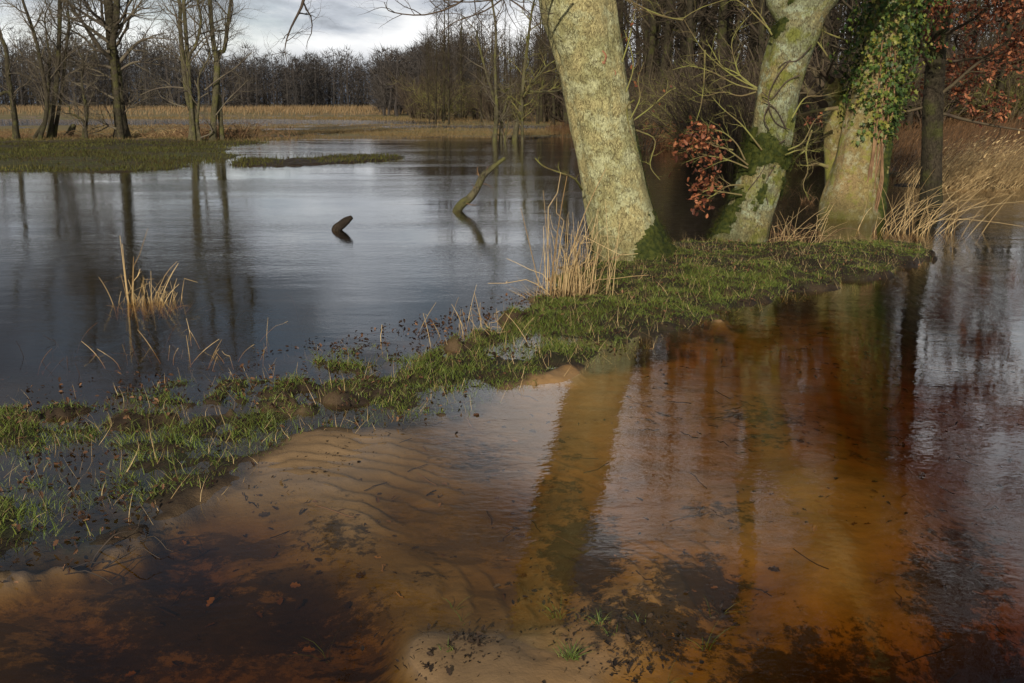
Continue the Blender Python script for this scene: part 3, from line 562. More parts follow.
# --- ivy-clad tree standing in the water
def ivy_tree():
    rng = np.random.default_rng(31); b = gp(850, 216); Y = float(b[1])
    e = empty('ivy_clad_tree', (b[0], b[1], -.3), 'thick tree standing in the water with green ivy leaves covering its upper trunk', 'tree')
    ln = hero_line([(850, 222, 58), (851, 205, 56), (856, 180, 50), (862, 150, 45), (869, 120, 43), (876, 90, 40), (884, 50, 38), (893, 10, 36)], Y, [(.1, 0, 3.4, .24), (.2, .1, 4.5, .21), (.15, .2, 6.5, .16), (.3, .3, 9, .09), (.3, .3, 11, .03)], -.5)
    G, Nn, L = trunk_mesh(ln, 72, 240, .06, .3, 4, 8, .012, base=0.)
    mb = MB(); add_grid(mb, G); mb.build('trunk', M['ivybark'], e)
    mbs = hero_line([(840, 216, 26, .5), (838, 180, 25, .5), (836, 140, 23, .5), (834, 105, 20, .5), (834, 84, 17, .5), (834, 78, 12, .5)], Y, [], -.5)
    G2, N2, L2 = trunk_mesh(mbs, 36, 160, .02, .3, 3, 3, .012, base=0.)
    mb = MB(); add_grid(mb, G2); mb.build('side_stem', M['ivybark'], e)
    m3 = hero_line([(872, 217, 24, -.12), (874, 190, 22, -.1), (879, 160, 20, -.08), (884, 130, 17, 0), (888, 100, 14, .1)], Y, [(.0, 0, 2.6, .06), (.0, 0, 3.4, .03)], -.5)
    G3, N3, L3 = trunk_mesh(m3, 36, 120, .05, .3, 3, 5, .014, base=0.)
    mb = MB(); add_grid(mb, G3); mb.build('mossy_stem', M['ivybark'], e)
    moss_on(e, G3, N3, lambda g: .35+.65*ss(.4, .55, fbm(g[..., 0]*8, g[..., 2]*8, 2)), rng, .02, 6000)
    mb = MB(); ls = []
    for k in range(10):   # thick ivy stems running up the trunk
        x0 = rng.uniform(858, 878); pts = [(x0+(866-x0)*.0+rng.normal(0, 1.2), 214), (x0+6+rng.normal(0, 2), 180), (x0+10+rng.normal(0, 2), 150), (x0+14+rng.normal(0, 2), 115), (x0+18+rng.normal(0, 2), 80), (x0+20, 40)]
        ls.append(polyl(pts, Y-.30-.06*rng.random(), .013, .009, 20))
    put(mb, {0: ls}, (6,)); mb.build('climbing_stem', M['twig_tan'], e)
    cfg = dict(n=[28, 9, 7, 5], seg=[7, 6, 5, 4], start=[.35, .25, .2, .2], ang=[58, 50, 48, 45], len=[3.2, 1.6, .8, .4], rad=[.08, .03, .015, .008], wob=[.16, .2, .22, .25], up=[.05, .04, .03, .02])
    out = {}; grow(out, rng, L[::12, :3], L[::12, 3], 0, cfg); grow(out, rng, L2[90::8, :3], L2[90::8, 3], 0, dict(cfg, n=[4, 5, 4, 3], start=[.1, .2, .2, .2], len=[1.6, .9, .6, .3]))
    mb = MB(); put(mb, out, (7, 4, 3, 3)); mb.build('crown', M['twig'], e)
    # pale crooked side branches
    mb = MB(); ls = [polyl(p, Y-.4, .03, .014, 12) for p in ([(838, 108), (822, 110), (806, 113), (797, 118), (800, 126), (792, 133), (778, 140)], [(828, 167), (818, 164), (806, 166)])]; ls += [polyl(p, Y-.4, .014, .006, 12) for p in ([(812, 130), (806, 150), (808, 170), (803, 185), (809, 200)], [(806, 150), (796, 158), (790, 172)], [(830, 60), (815, 40), (800, 42), (790, 30)], [(845, 40), (822, 30), (805, 10)])]
    o3 = {}
    for l in ls: grow(o3, rng, *l, 0, dict(n=[6, 4], seg=[5, 4], start=[.2, .2], ang=[55, 45], len=[.4, .18], rad=[.007, .004], wob=[.22, .25], up=[.0, 0]))
    put(mb, {0: ls}, (6,)); put(mb, o3, (3, 3)); mb.build('side_shoots', M['twig_green'], e)
    # ivy leaves
    n = 13000; t = rng.random(n*2)**.75; zz = 1.05+t*5.6; keep = rng.random(n*2) < ss(.85, 1.6, zz+rng.normal(0, .25, n*2)); zz = zz[keep][:n]; n = len(zz)
    cx = np.interp(zz, L[:, 2], L[:, 0]); cy = np.interp(zz, L[:, 2], L[:, 1]); cr = np.interp(zz, L[:, 2], L[:, 3])
    a = rng.uniform(0, 2*PI, n); low = 1-ss(1.2, 2.2, zz); a = np.where(rng.random(n) < low, rng.normal(-.9, .8, n), a)
    rr = cr+.02+rng.gamma(1.6, .06, n)*(.35+1.2*ss(1.2, 2.3, zz)); P = np.stack([cx+np.cos(a)*rr, cy+np.sin(a)*rr, zz+0*a], -1)
    N = np.stack([np.cos(a), np.sin(a), .25+0*a], -1); z = nrm(N+rng.normal(size=(n, 3))*.45); yv = nrm(np.cross(z, np.cross(np.broadcast_to([0, 0, -1.], z.shape), z))+rng.normal(size=(n, 3))*.4); xv = nrm(np.cross(yv, z)); 
    V, T = leaves(P, rng.uniform(.035, .08, n), rng, IVYLEAF, frames=(xv, yv, z)); MB().add(V, None, T).build('ivy', M['ivy'], e)
ivy_tree()
# --- shaded tree with russet leaves
def russet_tree():
    rng = np.random.default_rng(41); b = gp(931, 203); Y = float(b[1])
    e = empty('russet_oak', (b[0], b[1], -.3), 'shaded oak at the edge of the golden reeds still holding russet brown leaves', 'tree')
    ln = hero_line([(930, 206, 21), (931, 180, 20), (932, 140, 19), (933, 100, 18), (936, 60, 17), (942, 20, 15), (946, -10, 14)], Y, [(.05, 0, 3.6, .1), (.1, .1, 5, .09), (.1, .2, 8, .07), (.1, .2, 12.5, .03)], -.5)
    G, Nn, L = trunk_mesh(ln, 32, 140, .05, .3, 3, 4, .01, base=0.); mb = MB(); add_grid(mb, G); mb.build('trunk', M['darkbark'], e)
    cfg = dict(n=[60, 9, 6], seg=[7, 6, 4], start=[.15, .2, .2], ang=[76, 48, 45], len=[2.9, 1.0, .45], rad=[.03, .012, .006], wob=[.14, .2, .22], up=[-.01, .02, .0], rk=.5)
    out = {}; grow(out, rng, L[::8, :3], L[::8, 3], 0, cfg); mb = MB(); put(mb, out, (5, 3, 3)); mb.build('crown', M['twig'], e)
    P = np.concatenate([q[0][:, 2:].reshape(-1, 3) for q in out[2]]+[q[0][:, 3:].reshape(-1, 3) for q in out[1]])
    px, py = topix(P[:, 0], P[:, 1], P[:, 2]); keep = (P[:, 2] < 5.5) & (P[:, 2] > 1.25) & (fbm(P[:, 0]*2.2, P[:, 2]*2.2, 3) > .25); P = P[keep]
    P = P[rng.integers(0, len(P), 14000)]+rng.normal(size=(14000, 3))*.035
    V, T = leaves(P, rng.uniform(.05, .10, len(P)), rng); MB().add(V, None, T).build('dead_leaves', M['russet'], e)
russet_tree()
# --- trees on the far bank of the pool
def bank_tree(name, label, stems, Y, cfg, seed, mat='farbark', tw='twig_grey', limbs=(), group=None, foot=False, sides=12):
    """stems: list of [(px,py,width)...] + height in metres of the tip"""
    rng = np.random.default_rng(seed); bx = stems[0][0][0][0]; b = dp(bx, 137, Y); e = empty(name, (b[0], b[1], z0(b[0], b[1])), label, 'tree', group)
    out = {}; tr = MB()
    for cen, H, dx in stems:
        c = hero_line(cen, Y+rng.uniform(-.6, .6)*(len(stems) > 1), [], z0(b[0], b[1])-.3); last = c[-1]; n = 4; ext = [[last[0]+dx*(i+1)/n+rng.normal()*.15, last[1]+rng.normal()*.15, last[2]+(H-last[2])*(i+1)/n, max(last[3]*(1-(i+1)/n*.85), .012)] for i in range(n)]
        line = np.vstack([c, ext]); G, N_, L = trunk_mesh(line, sides, 60, .35, .35, 3, seed, .012, base=.1); add_grid(tr, G); grow(out, rng, L[::4, :3], L[::4, 3], 0, cfg)
    tr.build('trunk', M[mat], e)
    mb = MB(); ml = []
    for pts in limbs:
        l = polyl([p[:2] for p in pts], Y, pts[0][2], .015, 14); ml.append(l); grow(out, rng, *l, 1, cfg)
    if ml: put(mb, {0: ml}, (6,))
    put(mb, out, (5, 4, 3, 3)); mb.build('crown', M[tw], e); return e
Cbig = dict(n=[20, 9, 8, 6], seg=[8, 6, 5, 4], start=[.24, .25, .2, .2], ang=[62, 45, 45, 42], len=[4.6, 2.2, 1.1, .55], rad=[.09, .032, .014, .008], wob=[.13, .17, .2, .22], up=[.035, .03, .02, .02])
Cmid = dict(n=[15, 8, 7, 5], seg=[7, 6, 4, 3], start=[.3, .2, .2, .2], ang=[48, 45, 45, 42], len=[2.5, 1.3, .7, .4], rad=[.035, .018, .010, .007], wob=[.14, .18, .2, .22], up=[.06, .04, .02, .02])
Csm = dict(n=[14, 7, 5], seg=[6, 5, 4], start=[.2, .2, .2], ang=[50, 45, 45], len=[1.6, .8, .4], rad=[.03, .016, .010], wob=[.15, .2, .22], up=[.05, .03, .02])
bank_tree('bank_tree', 'tall spreading bare tree with the thickest dark trunk on the left bank', [([(122, 139, 14), (121, 125, 12), (118, 95, 11), (115, 65, 10.5), (111, 40, 9), (108, 0, 8)], 14, -.3), ([(113, 50, 6), (116, 25, 6), (117, 0, 5.5)], 13, .6)], 45, Cbig, 51,
    limbs=[[(113, 45, .1), (95, 32), (80, 20), (68, 4)], [(112, 52, .09), (96, 50), (82, 36), (62, 27)], [(119, 63, .09), (135, 45), (150, 38), (175, 40)], [(120, 70, .06), (132, 63), (142, 62), (160, 65)], [(117, 82, .06), (100, 72), (88, 68), (80, 60)], [(117, 100, .06), (98, 90), (85, 84), (72, 83)], [(119, 130, .07), (108, 125), (102, 120)], [(116, 30, .08), (128, 18), (138, 6), (146, -8)], [(110, 30, .08), (92, 12), (85, 0), (80, -12)], [(122, 115, .05), (128, 108), (130, 100)]])
bank_tree('bank_tree', 'slim bare tree with a forked crown at the far left end of the bank', [([(16, 138, 6), (15, 120, 5.5), (12, 98, 5), (8, 75, 4.5), (6, 50, 4), (0, 35, 3.5)], 8.5, -1.2), ([(12, 98, 3.5), (5, 92, 3), (-4, 96, 2.6)], 5, -.8)], 44, Csm, 52)
bank_tree('bank_tree', 'bare tree with a cluster of several thin crooked stems rising from one base', [([(40, 138, 4), (45, 122, 4), (47, 100, 4), (42, 70, 3.5), (36, 40, 3), (26, 10, 2.5)], 9, -.7), ([(50, 138, 5), (53, 110, 4.5), (57, 80, 4.5), (59, 40, 4), (60, 0, 3.5)], 11, .1), ([(54, 138, 4), (58, 115, 3.5), (62, 90, 3), (66, 50, 2.5)], 8.5, .8), ([(34, 139, 3), (42, 126, 3), (46, 118, 2.5)], 4, .3), ([(48, 137, 3), (50, 115, 3), (48, 90, 2.5), (50, 60, 2)], 7, .4)], 44.5, Cmid, 53)
bank_tree('bank_tree', 'short young bare tree with a bent side limb beside the thick trunk', [([(84, 138, 4), (86, 120, 4), (86, 108, 3.4), (83, 90, 2.6)], 4.2, -.2), ([(85, 125, 2.5), (78, 117, 2.2), (70, 113, 1.6)], 2.2, -.8)], 44, Csm, 54)
bank_tree('bank_tree', 'bare tree with two parallel pale mossy stems standing in dry brambles', [([(192, 139, 6), (192, 115, 5.5), (187, 95, 5), (183, 60, 4.6), (180, 25, 4), (179, 0, 3.6)], 11, -.4), ([(197, 139, 6), (196, 118, 5), (190, 92, 4), (188, 60, 4), (185, 20, 3.6), (184, 0, 3.4)], 11, .4), ([(189, 65, 3), (196, 45, 3), (201, 20, 2.6)], 9, .9), ([(200, 138, 3), (197, 125, 3), (199, 100, 2.6)], 5.5, .4)], 43, Cmid, 55, mat='palebark',
    limbs=[[(184, 88, .04), (170, 87), (155, 89), (140, 95)], [(185, 107, .035), (172, 103), (160, 96)]])
bank_tree('bank_tree', 'bare tree forking into two upright stems above a knobbly bend, nearest the open pool', [([(213, 138, 6.5), (214, 115, 6), (216, 90, 6), (217, 62, 6), (213, 40, 4.5), (210, 0, 4)], 11, -.2), ([(217, 62, 4.5), (224, 50, 4), (227, 30, 3.6), (231, 0, 3)], 10, .6)], 43, Cmid, 56, mat='palebark',
    limbs=[[(205, 90, .04), (220, 78), (235, 68), (252, 52)], [(216, 115, .03), (228, 100), (240, 88), (248, 80)], [(200, 138, .04), (212, 132), (206, 120), (200, 112)]])
bank_tree('willow_clump', 'thin pale stems growing out of the pool edge, the tallest leaning left', [([(494, 138.5, 3), (496, 115, 3), (493, 95, 2.6), (486, 72, 2.3), (479, 45, 2)], 5.2, -.6), ([(495, 138.5, 3.6), (497, 115, 3.3), (496, 90, 3), (495, 60, 2.6), (496, 30, 2.2), (492, 0, 2)], 8.5, -.2), ([(501, 138.5, 3), (502, 120, 2.8), (506, 105, 2), (509, 92, 1.6)], 2.5, .0), ([(505, 138.5, 1.6), (508, 120, 1.4)], 1.3, .1)], 44.6, Csm, 57, mat='palebark')
bank_tree('willow_clump', 'greenish forked sapling growing out of the pool edge behind the dead branch', [([(515, 138.5, 5), (518, 120, 4.5), (522, 100, 4), (524, 75, 3.4), (528, 40, 2.6), (532, 10, 2)], 7.5, .4), ([(523, 98, 2.4), (540, 92, 2.1), (556, 91, 1.7)], 3, 1.2), ([(523, 88, 2.2), (533, 82, 2), (545, 68, 1.6)], 4, .8)], 44.6, Csm, 58, mat='palebark', tw='twig_green')
# leaning stump by the bank trees
def stump():
    e = empty('tree_stump', (*gp(70, 138.5)[:2], .1), 'short mossy leaning stump between the multi-stemmed tree and the short young tree', 'stump')
    ln = hero_line([(67, 138, 7), (70, 133, 6.5), (73, 127, 5.5), (75, 125, 3.5)], float(gp(70, 138)[1]), [], -.1); G, N, L = trunk_mesh(ln, 14, 24, .2, .1, 3, 3, .02, base=.1)
    mb = MB(); add_grid(mb, G); mb.build('stump_wood', M['palebark'], e)
stump()
# ---------------------------------------------------------------- the wood on the right
def forest():
    rng = np.random.default_rng(61); protos = []
    labs = ['tall straight bare tree of the brown wood behind the water', 'bare tree with a forked trunk in the brown wood', 'slim bare pole-like tree in the brown wood', 'broad bare tree with low limbs in the brown wood']
    for k in range(4):
        H = [16, 15, 14, 13][k]; r = [.2, .22, .11, .25][k]; e = empty('forest_tree', (0, 0, 0), labs[k], 'tree', 'bare trees of the brown wood, variety %s' % ['tall', 'forked', 'slim', 'broad'][k])
        lean = rng.uniform(-.8, .8, 2); line = np.array([[lean[0]*t+rng.normal()*.12*(t > 0), lean[1]*t, -1+(H+1)*t, r*(1-.85*t)+.01] for t in np.linspace(0, 1, 7)])
        G, N, L = trunk_mesh(line, 9, 40, .3, .5, 3, k, .01, base=0.); tr = MB(); add_grid(tr, G); out = {}
        cfg = dict(n=[26, 8, 6], seg=[6, 5, 4], start=[[.25, .2, .15, .1][k], .15, .15], ang=[[45, 50, 40, 68][k], 45, 45], len=[[3.4, 3.6, 2.0, 4.2][k], 1.6, .9], rad=[.06, .03, .018], wob=[.13, .18, .22], up=[.06, .03, .0])
        grow(out, rng, L[::3, :3], L[::3, 3], 0, cfg)
        if k == 1:
            f = np.array([[L[14, 0]+1.6*t, L[14, 1]-.4*t, L[14, 2]+8.5*t, .15*(1-.8*t)] for t in np.linspace(0, 1, 6)]); G, N, L3 = trunk_mesh(f, 8, 24, 0, .5, 3, 9, .01); add_grid(tr, G); grow(out, rng, L3[::3, :3], L3[::3, 3], 0, dict(cfg, start=[.1, .15, .15], n=[16, 7, 6]))
        tr.build('trunk', M['darkbark'], e); mb = MB(); put(mb, out, (4, 3, 3)); mb.build('crown', M['wood_wood'], e); protos.append(e)
    spots = []
    for it in range(9000):
        px = rng.uniform(425, 1350); Y = rng.uniform(40, 105) if px > 560 else rng.uniform(75, 125)
        if px < 640 and Y < 62: continue
        x = (px-512)/FPX*Y; 
        if px < 450 and Y > 110: continue
        if all((x-a)**2+(Y-b)**2 > (2.3 if Y < 60 else 3.2)**2 for a, b in spots): spots.append((x, Y))
        if len(spots) >= 230: break
    used = [False]*4
    for i, (x, y) in enumerate(spots):
        k = [0, 2, 1, 0, 3, 2, 2][i % 7]; z = z0(x, y); s = rng.uniform(.8, 1.15)*(1.2 if x > 6 or y < 70 else .62)*(1-.5*float(ss(19, 24, math.degrees(math.atan2(x, y)))))
        if not used[k]: o = protos[k]; o.location = (x, y, z); used[k] = True; o.scale = (s, s, s)
        else: o = dup(protos[k], (x, y, z), rng.uniform(0, 6.28), s)
    # understorey shrubs
    sp = []
    for k in range(3):
        e = empty('bare_shrub', (0, 0, 0), ['dense brown many-stemmed bare shrub at the foot of the wood', 'arching tangled bare shrub at the foot of the wood', 'reddish twiggy bare shrub at the foot of the wood'][k], 'shrub', ['dense', 'arching', 'reddish'][k]+' bare shrubs at the foot of the wood')
        out = {}; st_ = []
        for j in range(26):
            a = rng.uniform(0, 2*PI); n = 7; L = rng.uniform(1.8, 3.6); lean = rng.uniform(.15, .6 if k != 1 else 1.0); t = np.linspace(0, 1, n)
            P = np.stack([np.cos(a)*(.3+lean*L*t**1.3)-.0, np.sin(a)*(.3+lean*L*t**1.3), L*(t-(.35 if k == 1 else .1)*t*t)-.2], -1)+np.cumsum(rng.normal(size=(n, 3))*.05, 0); st_.append((P, np.linspace(.03, .008, n)))
            grow(out, rng, *st_[-1], 0, dict(n=[9, 5], seg=[5, 4], start=[.2, .2], ang=[45, 45], len=[1.0, .5], rad=[.014, .010], wob=[.18, .2], up=[.02, 0]))
        mb = MB(); put(mb, {0: st_}, (4,)); mb.build('stem', M['twig'], e); mb = MB(); put(mb, out, (3, 3)); mb.build('twigs', M[['twig_dark', 'twig_green', 'twig_dark'][k]], e); sp.append(e)
    used = [0]*3; P = []
    for i in range(190):
        px = rng.uniform(600, 1300) if i > 22 else rng.uniform(415, 620); Y = rng.uniform(27, 60) if i > 22 else rng.uniform(88, 110); x = (px-512)/FPX*Y; k = i % 3
        if px < 700 and i > 22 and Y < 34: continue
        if px > 860 and Y < 40: Y += 14; x = (px-512)/FPX*Y
        s = rng.uniform(.8, 1.3)*(1.5 if i <= 22 else 1)
        if not used[k]: sp[k].location = (x, Y, z0(x, Y)); used[k] = 1; sp[k].scale = (s,)*3
        else: dup(sp[k], (x, Y, z0(x, Y)), rng.uniform(0, 6.28), s)
forest()
def far_wood():
    """the wood on the horizon: hundreds of trees that read as one mass"""
    rng = np.random.default_rng(71); mb = MB(); TP = []; TR = []; TV = []; 
    for i in range(1150):
        if i < 740: px = rng.uniform(-500, 470); Y = rng.uniform(250, 340)-max(0, px-380)*.7; H = rng.uniform(10, 15)*(1.3 if px < 200 else 1.0)
        elif i < 820: px = rng.uniform(385, 470); Y = rng.uniform(120, 200); H = rng.uniform(5, 8)+(px-385)*.05
        else: px = rng.uniform(455, 1400); Y = rng.uniform(105, 170); H = rng.uniform(12, 17)*(.72 if px < 560 else 1.05 if px < 900 else .55)
        x = (px-512)/FPX*Y; n = 6; t = np.linspace(0, 1, n); z = 0.4 if px < 470 else z0(x, Y)
        big = Y/150.
        TP.append(np.stack([x+np.cumsum(rng.normal(0, .2, n)), Y+0*t, z-1+(H*.95+1)*t], -1)); TR.append((.16+.05*big)*(1-.8*t))
        m = 330; u = rng.random(m); hh = z+H*(.02+.98*u**.9); w = H*.26*np.sin(np.clip(u*.9+.12, 0, 1)*PI)**.6+.3; a = rng.uniform(0, 2*PI, m); rr = w*np.sqrt(rng.random(m)); c = np.stack([x+rr*np.cos(a), Y+rr*np.sin(a), hh], -1)
        d = nrm(np.stack([np.cos(a)*.6, np.sin(a)*.6, .7+0*a], -1)+rng.normal(size=(m, 3))*.5); L = rng.uniform(.5, 1.6, m)*(.8+.3*big); q = np.stack([rng.normal(size=m), rng.normal(size=m)*.4, rng.normal(size=m)], -1); s = nrm(np.cross(d, q))*(rng.uniform(.025, .06, m)*big)[:, None]
        TV.append(np.stack([c-s, c+s, c+d*L[:, None]], 1))
    V, Q = tubes(np.array(TP), np.array(TR), 4); mb.add(V, Q); TV = np.concatenate(TV).reshape(-1, 3); mb.add(TV, None, np.arange(len(TV)).reshape(-1, 3))
    mb.build('woodland', M['far_wood'], None, False, label='dark bare woodland along the horizon', cat='woodland', kind='stuff')
far_wood()
# ---------------------------------------------------------------- reeds, meadow, grass
def scatter(n, px, py, rng):
    a = rng.uniform(*px, n); b = rng.uniform(*py, n); g = gp(a, b); return g[:, 0], g[:, 1]
def uni(n, x, y, rng): return rng.uniform(*x, n), rng.uniform(*y, n)
def reeds(name, x, y, H, lean, mat, rng, label, width=.006, plume=.3, spread=.25, leafy=1, wide=1.0, curve=.35):
    n = len(x); z = height(x, y); B = np.stack([x, y, z-.05], -1); d = nrm(np.stack([lean[0]+rng.normal(0, spread, n), lean[1]+rng.normal(0, spread, n), np.ones(n)], -1)); bend = np.stack([lean[0]*curve+rng.normal(0, .12, n), lean[1]*curve+rng.normal(0, .12, n), -np.abs(rng.normal(0, .12, n))], -1)
    mb = MB(); V, Q = blades(B, d, H, np.full(n, width)*rng.uniform(.7, 1.3, n)*wide, bend, 4); mb.add(V, Q)
    k = rng.random(n) < plume; tip = (B+d*H[:, None]+bend*H[:, None])[k]; m = k.sum()
    if m:
        dd = nrm(d[k]*.6+bend[k]*1.4+rng.normal(size=(m, 3))*.15); V, Q = blades(tip-dd*.04, dd, rng.uniform(.1, .2, m), rng.uniform(.02, .04, m)*wide, np.zeros((m, 3))+np.array([lean[0]*.6, 0, -.35]), 3); mb.add(V, Q)
    for _ in range(leafy):
        t = rng.uniform(.2, .8, n)[:, None]; P = B+d*H[:, None]*t+bend*H[:, None]*t*t; dd = nrm(d+rng.normal(size=(n, 3))*.55+np.array([lean[0], lean[1], 0])); V, Q = blades(P, dd, H*rng.uniform(.2, .4, n), np.full(n, width*1.4*wide), np.array([lean[0], lean[1], -.5])+rng.normal(size=(n, 3))*.2, 3); mb.add(V, Q)
    return mb.build(name, M[mat], None, False, label=label, cat='reeds', kind='stuff')
rng = np.random.default_rng(81)
x, y = uni(60000, (6, 26), (17.3, 23.5), rng); sf = sdf(FAR, x, y); pxx = topix(x, y)[0]; k = (sf > -.35+.5*rng.random(len(x))) & (pxx > 885) & (rng.random(len(x)) < .35+.65*ss(900, 960, pxx)) & (rng.random(len(x)) < .05+.95*(1-ss(19.5, 22.5, y))); x, y = x[k], y[k]
reeds('reed_bed', x, y, rng.uniform(.35, 1.15, len(x)), (.42, -.16), 'reed', rng, 'golden dry reeds leaning over the right hand water edge', .007, .3, .22, curve=.5)
x, y = uni(60000, (2, 40), (17, 62), rng); sf = sdf(FAR, x, y); k = (sf > .0) & (rng.random(len(x)) < .8); x, y = x[k], y[k]
reeds('bracken_bank', x, y, rng.uniform(.35, .95, len(x)), (.3, -.15), 'reedback', rng, 'brown withered reeds and grass on the bank below the wood', .012, .1, .35)
x, y = uni(16000, (3.4, 11), (24, 46), rng); sf = sdf(FAR, x, y); pxx = topix(x, y)[0]; k = (sf > .0) & (pxx > 618) & (pxx < 760); x, y = x[k], y[k]
reeds('rusty_reeds', x, y, rng.uniform(.6, 1.35, len(x)), (.22, -.2), 'redreed', rng, 'rusty red-brown dry reeds beyond the big oak trunk', .012, .1, .3)
# horizon reed belt and meadow
x, y = uni(52000, (-190, 75), (118, 230), rng); k = (rng.random(len(x)) < ss(125, 165, y)*1.0+.03) & (fbm(x*.05, y*.1, 6) > .36); x, y = x[k], y[k]
reeds('reed_belt', x, y, rng.uniform(.45, 1.15, len(x)), (.15, 0), 'belt', rng, 'pale strip of dry reeds below the distant wood', .05, .2, .15, 0, 1.6)
x, y = uni(46000, (-30, 20), (62, 116), rng); x = x*y/70; k = (sdf(CHAN, x, y) < -.8) & (sdf(CHAN2, x, y) < -.8) & (height(x, y) > -.02) & (fbm(x*.12, y*.3, 16) > .40); x, y = x[k], y[k]; n = len(x)
z = height(x, y); V, Q = blades(np.stack([x, y, z-.03], -1), nrm(np.stack([rng.normal(.1, .3, n), rng.normal(0, .3, n), np.ones(n)], -1)), rng.uniform(.05, .16, n)*(1+.8*ss(88, 100, y)), rng.uniform(.03, .07, n), rng.normal(size=(n, 3))*.3, 2)
MB().add(V, Q).build('meadow_grass', M['meadow'], None, False, label='tan rough grass of the flooded meadow', cat='grass', kind='stuff')
x, y = uni(220000, (-32, 8), (24, 62), rng); x = x*y/45; h = height(x, y); sf = sdf(FAR, x, y); k = (h > -.06) & (x < .09*y) & (rng.random(len(x)) < ss(.3, .6, fbm(x*.5, y*.5, 61))); x, y, h = x[k], y[k], h[k]; n = len(x); f = ss(41, 46, y)
V, Q = blades(np.stack([x, y, h-.02], -1), nrm(np.stack([rng.normal(0, .35, n), rng.normal(0, .35, n), np.ones(n)], -1)), rng.uniform(.04, .12, n)*(1+.3*f), rng.uniform(.015, .035, n), rng.normal(size=(n, 3))*.3, 2)
kk = f < rng.random(n); idx = np.repeat(kk, 6)
def pick(V, m, segs):
    V = V.reshape(n, -1, 3)[m].reshape(-1, 3); c = int(m.sum()); a, b = np.meshgrid(np.arange(c), np.arange(segs), indexing='ij'); q = a*(segs+1)*2+b*2
    return V, np.stack([q, q+1, q+3, q+2], -1).reshape(-1, 4)
MB().add(*pick(V, kk, 2)).build('bank_grass', M['bankgrass'], None, False, label='short dark green grass on the flat left bank', cat='grass', kind='stuff')
MB().add(*pick(V, ~kk, 2)).build('dry_grass', M['meadow'], None, False, label='brown dry grass under the bare bank trees', cat='grass', kind='stuff')
# brambles and dead stems heaped at the foot of the bank trees
def brush(name, px, py, n, L, spread, mat, label, cat, seed, rad=.012, hump=.5):
    rng = np.random.default_rng(seed); b = gp(px, py); S_ = 9; P = np.zeros((n, S_, 3)); t = np.linspace(0, 1, S_)
    a = rng.uniform(0, 2*PI, n); s = rng.normal(size=(n, 2))*np.array(spread); ln = rng.uniform(.4, 1, n)*L; hh = rng.uniform(.15, 1, n)*hump
    P[:, :, 0] = b[0]+s[:, :1]+np.cos(a)[:, None]*ln[:, None]*t; P[:, :, 1] = b[1]+s[:, 1:]+np.sin(a)[:, None]*ln[:, None]*t; P[:, :, 2] = z0(b[0], b[1])-.03+hh[:, None]*np.sin(t*PI*rng.uniform(.5, 1, n)[:, None])+np.cumsum(rng.normal(0, .01, (n, S_)), 1)
    V, Q = tubes(P, np.outer(rng.uniform(.5, 1.2, n)*rad, 1-.7*t), 3); return MB().add(V, Q).build(name, M[mat], None, True, label=label, cat=cat)
brush('bramble_heap', 215, 139, 260, 1.4, (1.5, .6), 'twig_tan', 'heap of dry brown brambles around the twin pale-stemmed trees', 'brambles', 91, .018, .75)
brush('dry_scrub', 165, 138.5, 160, 1.0, (.9, .5), 'reed', 'pale tangle of dry stems left of the twin pale-stemmed trees', 'dry scrub', 92, .014, .45)
brush('dry_scrub', 60, 139, 320, 1.1, (3.2, .6), 'twig_tan', 'low brown tangle of dead stems under the trees at the far left', 'dry scrub', 93, .014, .35)
brush('bramble_heap', 795, 243, 90, .8, (.28, .12), 'twig_tan', 'arching tan bramble stems between the mossy tree and the ivy tree', 'brambles', 94, .006, .55)
brush('bramble_heap', 800, 200, 160, .9, (.5, .35), 'twig_tan', 'dark tangle of bramble stems over the water behind the mossy tree', 'brambles', 95, .006, .8)
brush('floating_twigs', 852, 218, 120, .5, (.5, .06), 'twig_tan', 'line of twigs and reed bits caught against the ivy tree at the waterline', 'twigs', 96, .006, .05)
